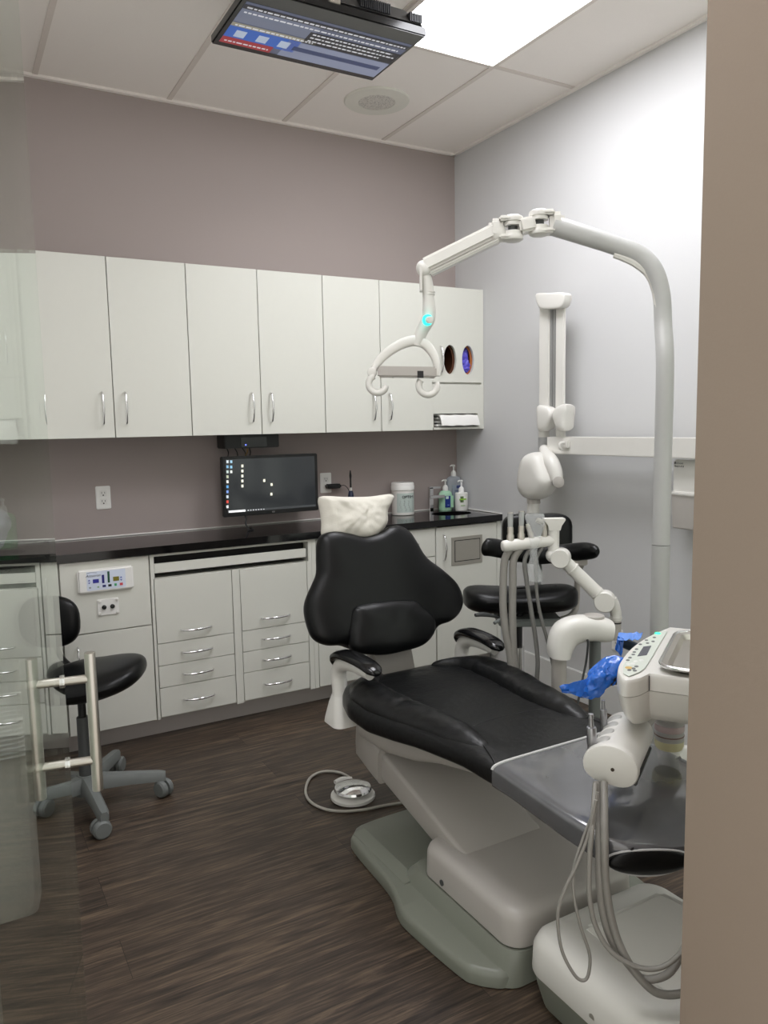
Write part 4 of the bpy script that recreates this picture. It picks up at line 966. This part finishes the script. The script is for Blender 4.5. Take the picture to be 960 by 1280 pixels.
e0 = at(770, 772, Da); link('post_ring', MB().cyl(e0 - Z * .004, e0 + Z * .004, .021, n=24), EQW, aa)
link('post', MB().cyl(e0 - Z * .08, e0 - Z * .004, .0185, n=24), EQG, aa)
link('post_band', MB().cyl(e0 - Z * .02, e0 - Z * .015, .019, n=24), BLKP, aa)
tips = ((.1, 'suction_tip', (634, 682), (638, 641), .0105), (.32, 'suction_tip', (647, 681), (652, 639), .0105), (.55, 'valve', (657, 680), (659, 655), .0085))
for k, nm, p0, p1, r in tips:
    a_, b_ = bpos(k) + Z * .015, at(p1[0], p1[1], Da - .02); d = (b_ - a_)
    v = link('instrument_valve', MB().lathe(a_, d, [(r * 1.25, 0), (r * 1.3, .02), (r, .026), (r * 1.1, .034), (r, .05), (.001, .051)], 18), STEEL, aa)
    if nm == 'suction_tip':
        link('tip', MB().cyl(a_ + d * .35, b_, r * .8, r, n=16), mat('grey translucent tip %d' % len(MATS), (214, 216, 214), .12, trans=.5, ior=1.2), v)
        link('tip_end', MB().cyl(b_ - d * .03, b_ + d * .005, r * 1.03, n=16), STEEL, v)
    else: link('tip', MB().cyl(a_ + d * .4, b_, r * .7, n=16), simple('valve beige', (196, 194, 176), .4), v)
sy = link('syringe', MB().tube([bpos(.8) + Z * .0, bpos(.8) + Z * .06, at(671, 650, Da - .02)], [.011, .01, .009], 14), STEEL, aa)
m = MB(); rings = []
sl = [at(669, 642, Da - .03), at(669, 665, Da - .03), at(667, 690, Da - .03), at(668, 710, Da - .03), at(671, 727, Da - .03)]
for i, p in enumerate(catmull(sl, 6)):
    u = i / 24; w = .019 + .012 * sstep(.35, .0, u) + .006 * math.sin(u * 9)
    rings.append([p + R2 * (w * math.cos(a) * (1 + .2 * noise.noise(V((a * 2, u * 9, 0))))) + D2 * (.014 * math.sin(a)) for a in [2 * PI * j / 20 for j in range(20)]])
FILMC = bpy.data.materials.new('crinkled clear film'); FILMC.use_nodes = True
nt = FILMC.node_tree; nt.nodes.clear(); o_ = nt.nodes.new('ShaderNodeOutputMaterial'); mxs = nt.nodes.new('ShaderNodeMixShader'); tr = nt.nodes.new('ShaderNodeBsdfTransparent'); gl = nt.nodes.new('ShaderNodeBsdfPrincipled'); gl.inputs['Roughness'].default_value = .12; gl.inputs['Base Color'].default_value = (.8, .82, .82, 1)
bpn = nt.nodes.new('ShaderNodeBump'); nz = nt.nodes.new('ShaderNodeTexNoise'); nz.inputs['Scale'].default_value = 60; bpn.inputs['Strength'].default_value = .6; nt.links.new(nz.outputs['Fac'], bpn.inputs['Height']); nt.links.new(bpn.outputs['Normal'], gl.inputs['Normal'])
mxs.inputs[0].default_value = .3; nt.links.new(tr.outputs[0], mxs.inputs[1]); nt.links.new(gl.outputs[0], mxs.inputs[2]); nt.links.new(mxs.outputs[0], o_.inputs['Surface'])
link('barrier_sleeve', m.loft(rings, False, False), FILMC, sy)
HOSED = simple('darker grey hose', (112, 111, 107), .45)
for k, pts, r, mt_ in ((.1, [(631, 700), (629, 730), (629, 760), (632, 790), (637, 815), (640, 840)], .0135, HOSE), (.32, [(642, 700), (641, 730), (640.5, 760), (641, 790), (642, 820), (645, 845)], .0135, HOSE),
                  (.55, [(656, 700), (658, 725), (661, 745), (665, 770), (669, 795), (672, 825), (671, 850)], .008, HOSED), (.8, [(670, 700), (670, 725), (672, 750), (677, 775), (684, 800), (691, 830), (696, 855)], .006, HOSED)):
    link('hose', MB().tube([bpos(k) - Z * .012] + [at(u, v, Da - .02 - .002 * i) for i, (u, v) in enumerate(pts)], r, 14), mt_, aa)
# cuspidor / support elbow
Dc = 2.62
cu = thing('elbow_stand', 'rounded white elbow-shaped stand carrying the assistant arm beside the dental chair', 'stand', V((at(699, 840, Dc).x, at(699, 840, Dc).y, 0)))
el = [at(699, 820, Dc), at(700, 808, Dc), at(707, 793, Dc), at(722, 786, Dc), at(740, 785, Dc), at(755, 787, Dc), at(763, 788, Dc)]
C_ = catmull(el, 6); rings = []
RX = [.036, .043, .05, .046, .042, .04, .034]
for i, p in enumerate(C_):
    d = (C_[min(i + 1, len(C_) - 1)] - C_[max(i - 1, 0)]).normalized(); s = d.cross(D2).normalized(); u = i / (len(C_) - 1) * 6; k = min(int(u), 5); w = RX[k] + (RX[k + 1] - RX[k]) * (u - k)
    rings.append([p + s * w * math.copysign(abs(math.cos(a)) ** .75, math.cos(a)) + D2 * .05 * math.copysign(abs(math.sin(a)) ** .75, math.sin(a)) for a in [2 * PI * j / 24 for j in range(24)]])
link('elbow', MB().loft(rings), EQW, cu)
q = at(742, 773, Dc); link('cap', MB().cyl(q - Z * .015, q + Z * .012, .036, n=32, bev=.003), EQG, cu)
q = at(699, 818, Dc); link('column', MB().cyl((q.x, q.y, .02), q + Z * .02, .0255, n=28), EQG, cu)
link('column_base', MB().lathe((q.x, q.y, 0), Z, [(.09, 0), (.09, .015), (.04, .03), (.001, .03)], 28), EQB, cu)
q = at(744, 800, Dc + .06); link('drain_pipe', MB().cyl((q.x, q.y, .1), q + Z * .01, .02, n=24), GREYP, cu)
link('cord', MB().tube([at(734, 799, Dc - .04), at(735, 805, Dc - .03), at(733, 825, Dc), at(728, 850, Dc), at(722, 880, Dc), at(716, 910, Dc)], .004, 8), GREYD, cu)
# ================================================================== DELIVERY UNIT
ZT_ = .86
E1, E2 = V((.54, -.84, 0)).normalized(), V((.84, .54, 0)).normalized()
du = thing('delivery_unit', 'white delivery console with button panel and handpiece holder over the foot of the chair', 'delivery unit', at(835, 880, 2.05))
lft = [(812, 842), (800, 848), (788, 850), (779, 849), (773, 843), (772, 835), (776, 826), (785, 814), (798, 803), (815, 793), (838, 783)]
TP = [onz(u, v, ZT_) for u, v in lft]
fr = TP[0] + E1 * .42; bk_ = TP[-1] + E1 * .42
top = TP[:1] + catmull(TP[1:], 3) + [TP[-1] + E1 * .02, bk_ - E1 * .02, bk_ - E2 * .02, fr + E2 * .02, fr - E1 * .02]
cC = sum(top, V()) / len(top)
def ring(z, k): return [V((cC.x + (p.x - cC.x) * k, cC.y + (p.y - cC.y) * k, z)) for p in top]
cb_ = link('console', MB().loft([ring(.82, 1.006), ring(.84, 1.008), ring(.852, 1.0), ring(.858, .988), ring(.86, .97)]), EQW, du)
link('console_base', MB().loft([ring(.735, .60), ring(.740, .73), ring(.757, .84), ring(.782, .935), ring(.8185, 1.0)]), EQW, du)
seam_ = [TP[0] + E2 * -.003 + Z * -.003, TP[0] - E2 * .004 + Z * -.05]
link('panel_seam', MB().tube([onz(812, 842, .86) + V((-.003, -.002, -.004)), onz(812, 842, .86) + V((-.004, -.0035, -.039))], .0012, 6, 1), GREYD, cb_)
# control keypad
kp = [(779, 842), (786, 846), (799, 841), (806, 836), (815, 822), (834, 790), (829, 788), (812, 797), (797, 808), (786, 821), (779, 833)]
KZ = ZT_ + .0015
K_ = [onz(u, v, KZ) for u, v in kp]
kpad = link('keypad', MB().prism(K_, (0, 0, .0015), .0006, 1), simple('keypad grey', (206, 212, 202), .4), cb_)
def kq(cx, cy): return onz(770 + cx / 9.6, 770 + cy / 9.6, KZ + .0015)
for (cx, cy) in ((365, 290), (460, 257), (445, 305), (378, 325), (292, 340), (246, 398), (220, 432), (208, 462), (168, 500), (142, 530)):
    link('button', MB().ellip(kq(cx, cy), .0075, .0045, .0012, ax=(E2, E1, Z), n=16, mseg=6), MATS.get('button dark') or simple('button dark', (96, 100, 98), .4), kpad)
for (cx, cy) in ((150, 575), (200, 570), (240, 545), (300, 530)):
    link('button', MB().ellip(kq(cx, cy), .009, .006, .0012, ax=(E2, E1, Z), n=16, mseg=6), MATS.get('button pale') or simple('button pale', (224, 226, 220), .3), kpad)
link('button', MB().ellip(kq(155, 620), .011, .009, .0012, ax=(E2, E1, Z), n=16, mseg=6), simple('button gold', (206, 172, 96), .35), kpad)
for (cx, cy) in ((160, 648), (210, 630), (245, 605), (225, 655)): link('button', MB().ellip(kq(cx, cy), .008, .005, .0012, ax=(E2, E1, Z), n=16, mseg=6), MATS['button dark'], kpad)
link('display', MB().prism([kq(*p) for p in ((255, 485), (330, 370), (425, 358), (370, 470))], (0, 0, .0008)), simple('lcd grey', (74, 76, 86), .25), kpad)
link('power_light', MB().ellip(kq(500, 210), .010, .008, .003, ax=(E2, E1, Z), n=16, mseg=8), lit('green light', (40, 230, 140), 1.8), kpad)
# tray
TZ = .872; t0_ = onz(822, 836, TZ)
tr_ = thing('instrument_tray', 'rectangular stainless steel tray lying on the delivery console', 'tray', t0_)
def trect(i, z, r, n=6):
    P = []; A0_, A1_, B0_, B1_ = .0 + i, .30 - i, .0 + i, .345 - i
    for ca, cb2, s0 in ((A1_ - r, B1_ - r, 0), (A0_ + r, B1_ - r, 90), (A0_ + r, B0_ + r, 180), (A1_ - r, B0_ + r, 270)):
        for k in range(n + 1): a = math.radians(s0 + 90 * k / n); P.append(t0_ + E1 * (ca + r * math.cos(a)) + E2 * (cb2 + r * math.sin(a)) + Z * (z - TZ))
    return P
link('pan', MB().loft([trect(.002, TZ + .006, .045), trect(.016, TZ + .004, .036), trect(.024, TZ - .009, .03), trect(.05, TZ - .0095, .02)], False, True), STEEL, tr_)
link('rim', MB().tube(trect(0, TZ + .004, .047), .005, 10, 1, True), CHROME, tr_)
link('underside', MB().loft([trect(.004, TZ + .001, .045), trect(.02, TZ - .011, .034)], False, True), STEEL, tr_)
# grips wrapped in blue film
g0 = at(772, 845, 1.97); g1 = at(722, 858, 1.97)
gp_ = link('grip', MB().tube([g0 + R2 * .03, at(760, 850, 1.97), at(742, 855, 1.97)], .016, 14), BLKP, du)
link('barrier_film', MB().ellip(at(750, 848, 1.96), .062, .032, .035, .9, ax=((at(772, 836, 1.96) - at(728, 862, 1.96)).normalized(), D2, Z), disp=.024, ds=26, seed=2, n=48, mseg=30), BLUE, gp_)
fl_ = MB(); G = []
for i in range(7):
    a, b_ = at(735 - i * 6, 848 + i * 1.6, 1.95), at(728 - i * 4.2, 871 - i * .9, 1.95)
    G.append([a + (b_ - a) * k / 4 + D2 * .012 * noise.noise(V((i * .7, k * .9, 2))) for k in range(5)])
link('film_tail', fl_.sheet(G, .0012), BLUE, gp_)
fl_ = MB(); G = []
for i in range(6):
    a, b_ = at(762 + i * 3.2, 832 + i * .6, 1.955), at(766 + i * 2, 858 - i * 3.2, 1.955)
    G.append([a + (b_ - a) * k / 4 + D2 * .014 * noise.noise(V((i * .9, k * .9, 7))) for k in range(5)])
link('film_end', fl_.sheet(G, .0012), BLUE, gp_)
gr = link('grip', MB().tube([at(774, 801, 2.25), at(786, 806, 2.25), at(800, 812, 2.24)], .015, 14), simple('grip navy', (30, 44, 58), .4), du)
fl_ = MB(); G = []
for i in range(9):
    a, b_ = at(773 + i * 3.8, 791 + (i % 3) * .6 - i * .1, 2.24), at(772 + i * 3.6, 800 - i * .2 + 2 * (i % 2), 2.2)
    G.append([a + (b_ - a) * k / 4 + Z * .006 * noise.noise(V((i * .8, k, 5))) for k in range(5)])
link('barrier_film', fl_.sheet(G, .0012), BLUEL, gr)
fl_ = MB(); G = []
for i in range(5):
    a, b_ = at(772 + i * 2.2, 795 + i, 2.21), at(769 + i * 2.2 - (i > 2) * 1, 812 + i * 2.2, 2.21)
    G.append([a + (b_ - a) * k / 4 + D2 * .012 * noise.noise(V((i * .8, k, 9))) for k in range(5)])
link('barrier_film', fl_.sheet(G, .0012), BLUE, gr)
# handpiece holder
ho = at(763, 958, 1.72); HA = E2; HS = E1
def hring(b, k, dz=0):
    n = 36; P = []
    for i in range(n):
        a = 2 * PI * i / n; x = .062 * math.cos(a); z = .05 * math.sin(a)
        if z < -.02: z = -.02 + (z + .02) * .75
        if x > 0 and z < 0: z -= .012 * (x / .06) * (-z / .04)
        P.append(ho + HS * x * k + Z * (z * k + dz) + HA * b)
    return P
hl = link('handpiece_holder', MB().loft([hring(-.006, .9), hring(-.004, .965), hring(.004, 1), hring(.012, 1.0)]), EQW, du)
body = MB(); rs = []
for i in range(49):
    b = .012 + .215 * i / 48; f = (b - .03) / .048; sc2 = .93
    row = hring(b, sc2)
    if 0 < f < 4:
        w = .5 - .5 * math.cos(2 * PI * (f % 1)); 
        for q_ in row:
            rel = q_ - ho; xx = rel.dot(HS)
            if xx < -.012 and rel.z > .0: q_ += HS * (.020 * w * min(1, (-xx - .012) / .03)) - Z * (.008 * w * min(1, rel.z / .03))
    rs.append(row)
rs.append(hring(.232, .8)); link('holder_body', body.loft(rs), EQW, hl)
for k in range(4):
    b = .03 + .048 * (k + .5); q_ = ho + HA * b - HS * .03 + Z * .034
    link('slot_insert', MB().ellip(q_, .019, .022, .006, ax=((HS - Z * -.5).normalized(), HA, (Z * .9 - HS * .45).normalized())), simple('slot grey %d' % k, (176, 175, 170), .45), hl)
q_ = ho + HA * -.006 + V((0, 0, -.004)) + HS * .006; link('screw_hole', MB().cyl(q_ - HA * .0012, q_ + HA * .004, .0042, n=16), simple('hole brown', (60, 48, 34), .6), hl)
link('side_rail', MB().obox(ho, HS, HA, Z, .048, .056, .01, .22, -.04, -.03, .002), GREYD, hl)
link('mount_arm', MB().tube([ho + HA * .2 + HS * .01, ho + HA * .27 + HS * .03 + Z * .02, onz(828, 880, .72) + HA * .1], .024, 14), EQG, hl)
for (u, v, D, r, hgt, nm) in ((740, 930, 1.765, .0115, .06, 'a'), (755, 902, 1.87, .008, .045, 'b')):
    q_ = at(u, v, D); hp = link('handpiece', MB().lathe(q_, Z + RT * -.05, [(r * .85, -.03), (r, 0), (r, hgt * .6), (r * .9, hgt * .68), (r * .55, hgt * .7), (r * .45, hgt * 1.0), (r * .55, hgt * 1.02), (r * .5, hgt * 1.2), (.001, hgt * 1.21)], 20), simple('handpiece steel %s' % nm, (165, 165, 168), .3, metal=.9), du)
# hoses
hs = [([(745.9, 978), (749, 1042.6), (749, 1091), (752.6, 1134.6), (764.7, 1175.8), (789, 1209.7), (806, 1224), (835, 1217), (854, 1188), (872, 1149)], .0085),
      ([(755, 978), (755.5, 1042.6), (757.5, 1105.6), (767, 1158.9), (784, 1200), (810.8, 1234), (835, 1243.6), (872, 1238)], .0085),
      ([(744, 980), (740.5, 1030.5), (737, 1071.7), (737, 1120), (745, 1158.9), (764.7, 1190), (796, 1208.5), (825, 1209.7), (849.5, 1192.8), (872, 1162)], .0055),
      ([(747, 990), (743, 1011), (728.4, 1050), (717.5, 1086), (717.5, 1120), (726, 1158.9), (737, 1192.8), (735.7, 1217), (729.6, 1225.4), (718.7, 1219.4), (704, 1192.8), (698, 1163.7), (698, 1137), (706.6, 1110.4), (721, 1081), (735.7, 1042.6), (745, 1000)], .0036)]
for k, (pts, r) in enumerate(hs):
    n_ = len(pts); link('hose', MB().tube([at(u, v, (1.665 - .03 * sstep(0, .3, i / 15)) if k == 3 else 1.72 - .008 * k - .075 * sstep(0, .14, i / (n_ - 1)) - .03 * sstep(.4, .8, i / (n_ - 1))) for i, (u, v) in enumerate(pts)], r, 12, 6), HOSE, du)
link('hose', MB().tube([at(u, v, D) for u, v, D in ((850, 947, 2.05), (830, 962, 2.0), (800, 988, 1.95), (770, 1013, 1.9), (755, 1028, 1.86), (748, 1040, 1.8))], .004, 8), HOSED, du)
# bottle below
q_ = at(837, 898, 2.02); bt = link('waste_bottle', MB().lathe(q_, -Z, [(.034, 0), (.037, .004), (.037, .068), (.033, .078), (.001, .08)], 32), mat('frosted bottle', (205, 204, 200), .3, trans=.4, ior=1.1), du)
link('liquid', MB().lathe(q_ - Z * .055, -Z, [(.0374, 0), (.0374, .014), (.0334, .0235), (.001, .0255)], 32), simple('pale yellow', (196, 190, 150), .3), bt)
link('label_band', MB().lathe(q_ - Z * .012, -Z, [(.0373, 0), (.0376, .001), (.0376, .016), (.0373, .017)], 32), simple('print mauve', (178, 160, 158), .5), bt)
link('mark', MB().lathe(q_ - Z * .04, -Z, [(.0374, 0), (.0378, .0005), (.0378, .0025), (.0374, .003)], 32), simple('mark brown', (120, 90, 80), .5), bt)
# supporting arm to the pole
sp_ = [at(842, 945, 2.22), at(866, 945, 2.24), at(900, 944, 2.3)]
link('support_arm', MB().tube([sp_[0] + RT * -.0, sp_[1], sp_[2], V((pb.x - .03, pb.y - .25, .48)), V((pb.x, pb.y - .045, .48))], .031, 18), EQW, du)
link('support_post', MB().cyl(sp_[0] - Z * .0, V((sp_[0].x, sp_[0].y, .73)), .026, n=20), EQW, du)
# ------------------------------------------------------------------ utility box on the floor
bx_ = thing('utility_box', 'white floor utility box with grey lower shell, hoses looping over it', 'utility box', (-1.4, -2.78, 0))
x0, x1, y0, y1 = -1.605, -1.16, -3.02, -2.562
link('lower_shell', MB().loft([rrect(x0 + .025, x1 - .02, y0 + .02, y1 - .02, .05, .004), rrect(x0 + .01, x1 - .01, y0 + .01, y1 - .008, .055, .06), rrect(x0 + .004, x1 - .004, y0 + .004, y1 - .003, .06, .092)]), EQB, bx_)
link('upper_shell', MB().loft([rrect(x0, x1, y0, y1, .06, .094), rrect(x0 - .002, x1, y0, y1, .06, .1), rrect(x0 + .002, x1, y0, y1, .06, .158), rrect(x0 + .012, x1, y0, y1 - .008, .058, .180), rrect(x0 + .03, x1 - .02, y0 + .02, y1 - .022, .05, .193), rrect(x0 + .06, x1 - .05, y0 + .05, y1 - .05, .04, .197)]), EQW, bx_)
rg, lf = (-1.315, .288), (-1.50, .194)
link('hump', MB().hexa([(lf[0], -3.0, .15), (-1.19, -3.0, .15), (-1.19, -2.64, .15), (lf[0], -2.60, .15), (lf[0] + .01, -3.0, lf[1]), (rg[0] + .06, -3.0, rg[1]), (rg[0], -2.735, rg[1]), (lf[0] + .01, -2.64, lf[1])], .01, 3), EQW, bx_)
q_ = ony(773, 1248, 0)
p_ = onx(773, 1255, x0); link('shell_screw', MB().cyl((x0 - .001, -2.80, .118), (x0 + .006, -2.80, .118), .008, n=16), STEELD, bx_)

# ================================================================== GLASS DOOR
GL = bpy.data.materials.new('clear door glass'); GL.use_nodes = True
nt = GL.node_tree; nt.nodes.clear(); o_ = nt.nodes.new('ShaderNodeOutputMaterial'); mx_ = nt.nodes.new('ShaderNodeMixShader')
tr2 = nt.nodes.new('ShaderNodeBsdfTransparent'); tr2.inputs['Color'].default_value = (.90, .935, .91, 1); gs = nt.nodes.new('ShaderNodeBsdfGlossy'); gs.inputs['Roughness'].default_value = 0; gs.inputs['Color'].default_value = (.93, .955, .935, 1)
ge = nt.nodes.new('ShaderNodeNewGeometry'); dt = nt.nodes.new('ShaderNodeVectorMath'); dt.operation = 'DOT_PRODUCT'
nt.links.new(ge.outputs['Normal'], dt.inputs[0]); nt.links.new(ge.outputs['Incoming'], dt.inputs[1])
def mth(op, a, b=None):
    n_ = nt.nodes.new('ShaderNodeMath'); n_.operation = op
    for i, v_ in enumerate((a, b)):
        if v_ is None: continue
        if isinstance(v_, (int, float)): n_.inputs[i].default_value = v_
        else: nt.links.new(v_, n_.inputs[i])
    return n_.outputs[0]
cs_ = mth('ABSOLUTE', dt.outputs['Value']); p5 = mth('POWER', mth('SUBTRACT', 1, cs_), 5); fr_ = mth('ADD', mth('MULTIPLY', p5, .96), .04)
nt.links.new(fr_, mx_.inputs[0]); nt.links.new(tr2.outputs[0], mx_.inputs[1]); nt.links.new(gs.outputs[0], mx_.inputs[2]); nt.links.new(mx_.outputs[0], o_.inputs['Surface'])
ph = math.radians(10.5); GE = at(77, 850, 1.42); GD = V((math.sin(ph), math.cos(ph), 0)); GN = V((GD.y, -GD.x, 0))
go = V((GE.x, GE.y, 0)); GLEN = .84
gd = link('door_1', MB().obox(go, -GD, GN, Z, 0, GLEN, -.005, .005, .012, 2.5, .0015, 1), GL, None, go - GD * GLEN)
gd['kind'] = 'structure'; gd['label'] = 'frameless clear glass door standing open at the left, with steel ladder pull'
def hz(u, v): return at(u, v, 1.40).z
zt, zb = at(75, 813, 1.40).z, at(85, 992, 1.40).z
m0 = go - GD * .05
ph_ = link('pull_handle', MB().cyl(m0 + GN * .053 + Z * zb, m0 + GN * .053 + Z * zt, .0098, n=24, bev=.001), STEEL, gd)
link('pull_bar', MB().cyl(m0 - GN * .053 + Z * zb, m0 - GN * .053 + Z * zt, .0098, n=24, bev=.001), STEEL, ph_)
for v in (846, 952):
    zz = at(80, v, 1.40).z; link('standoff', MB().cyl(m0 - GN * .053 + Z * zz, m0 + GN * .053 + Z * zz, .0078, n=20), STEEL, ph_)
    for sg in (-1, 1): link('washer', MB().cyl(m0 + GN * (.0052 * sg) + Z * zz, m0 + GN * (.0092 * sg) + Z * zz, .0115, n=20), CHROME, ph_)
for zz in (.25, 2.1): link('hinge', MB().obox(go - GD * (GLEN - .03) + Z * zz, GD, GN, Z, -.03, .03, -.014, .014, -.05, .05, .003), STEEL, gd)
wn = MB().box(-1.149, -.001, YJ - .012, YJ, .01, H - .01); struct('window_added_1', wn, GL)  # unseen glazing, added to let more outside light into the room
# white hamper behind the glass
hx = thing('laundry_hamper', 'white plastic bin with a woven band below the rim, seen through the glass door', 'bin', (-2.73, -1.45, 0))
xa, xb_, ya, yb = -2.835, -2.612, -1.56, -1.32
link('body', MB().loft([rrect(xa + .01, xb_ - .01, ya + .01, yb - .01, .035, .003), rrect(xa, xb_, ya, yb, .04, .05), rrect(xa - .0, xb_, ya, yb, .04, .5)]), EQW, hx)
bd = MB(); bd.loft([rrect(xa - .002, xb_ + .004, ya - .004, yb + .004, .042, .5), rrect(xa - .002, xb_ + .004, ya - .004, yb + .004, .042, .61)], False, False)
link('woven_band', bd, EQW, hx)
wv = MB()
for k in range(8): wv.tube(rrect(xa, xb_ + .006, ya - .006, yb + .006, .044, .507 + k * .0135, 4), .004, 6, 1, True)
wb = link('weave', wv, simple('weave white', (232, 232, 230), .5), hx); wb['kind'] = 'stuff'
link('rim', MB().tube(rrect(xa, xb_ + .006, ya - .006, yb + .006, .044, .615, 5), .007, 8, 1, True), EQW, hx)
# ------------------------------------------------------------------ light and output
w = bpy.data.worlds.new('world'); scene.world = w; w.use_nodes = True
w.node_tree.nodes['Background'].inputs['Color'].default_value = (1, .97, .93, 1); w.node_tree.nodes['Background'].inputs['Strength'].default_value = .85
scene.view_settings.view_transform = 'Standard'; scene.view_settings.look = 'None'; scene.view_settings.gamma = 1
scene.view_settings.use_curve_mapping = False
scene.view_settings.exposure = 0.56
scene.cycles.use_denoising = True
scene.cycles.max_bounces = 10; scene.cycles.transparent_max_bounces = 16
scene.cycles.sample_clamp_indirect = 6
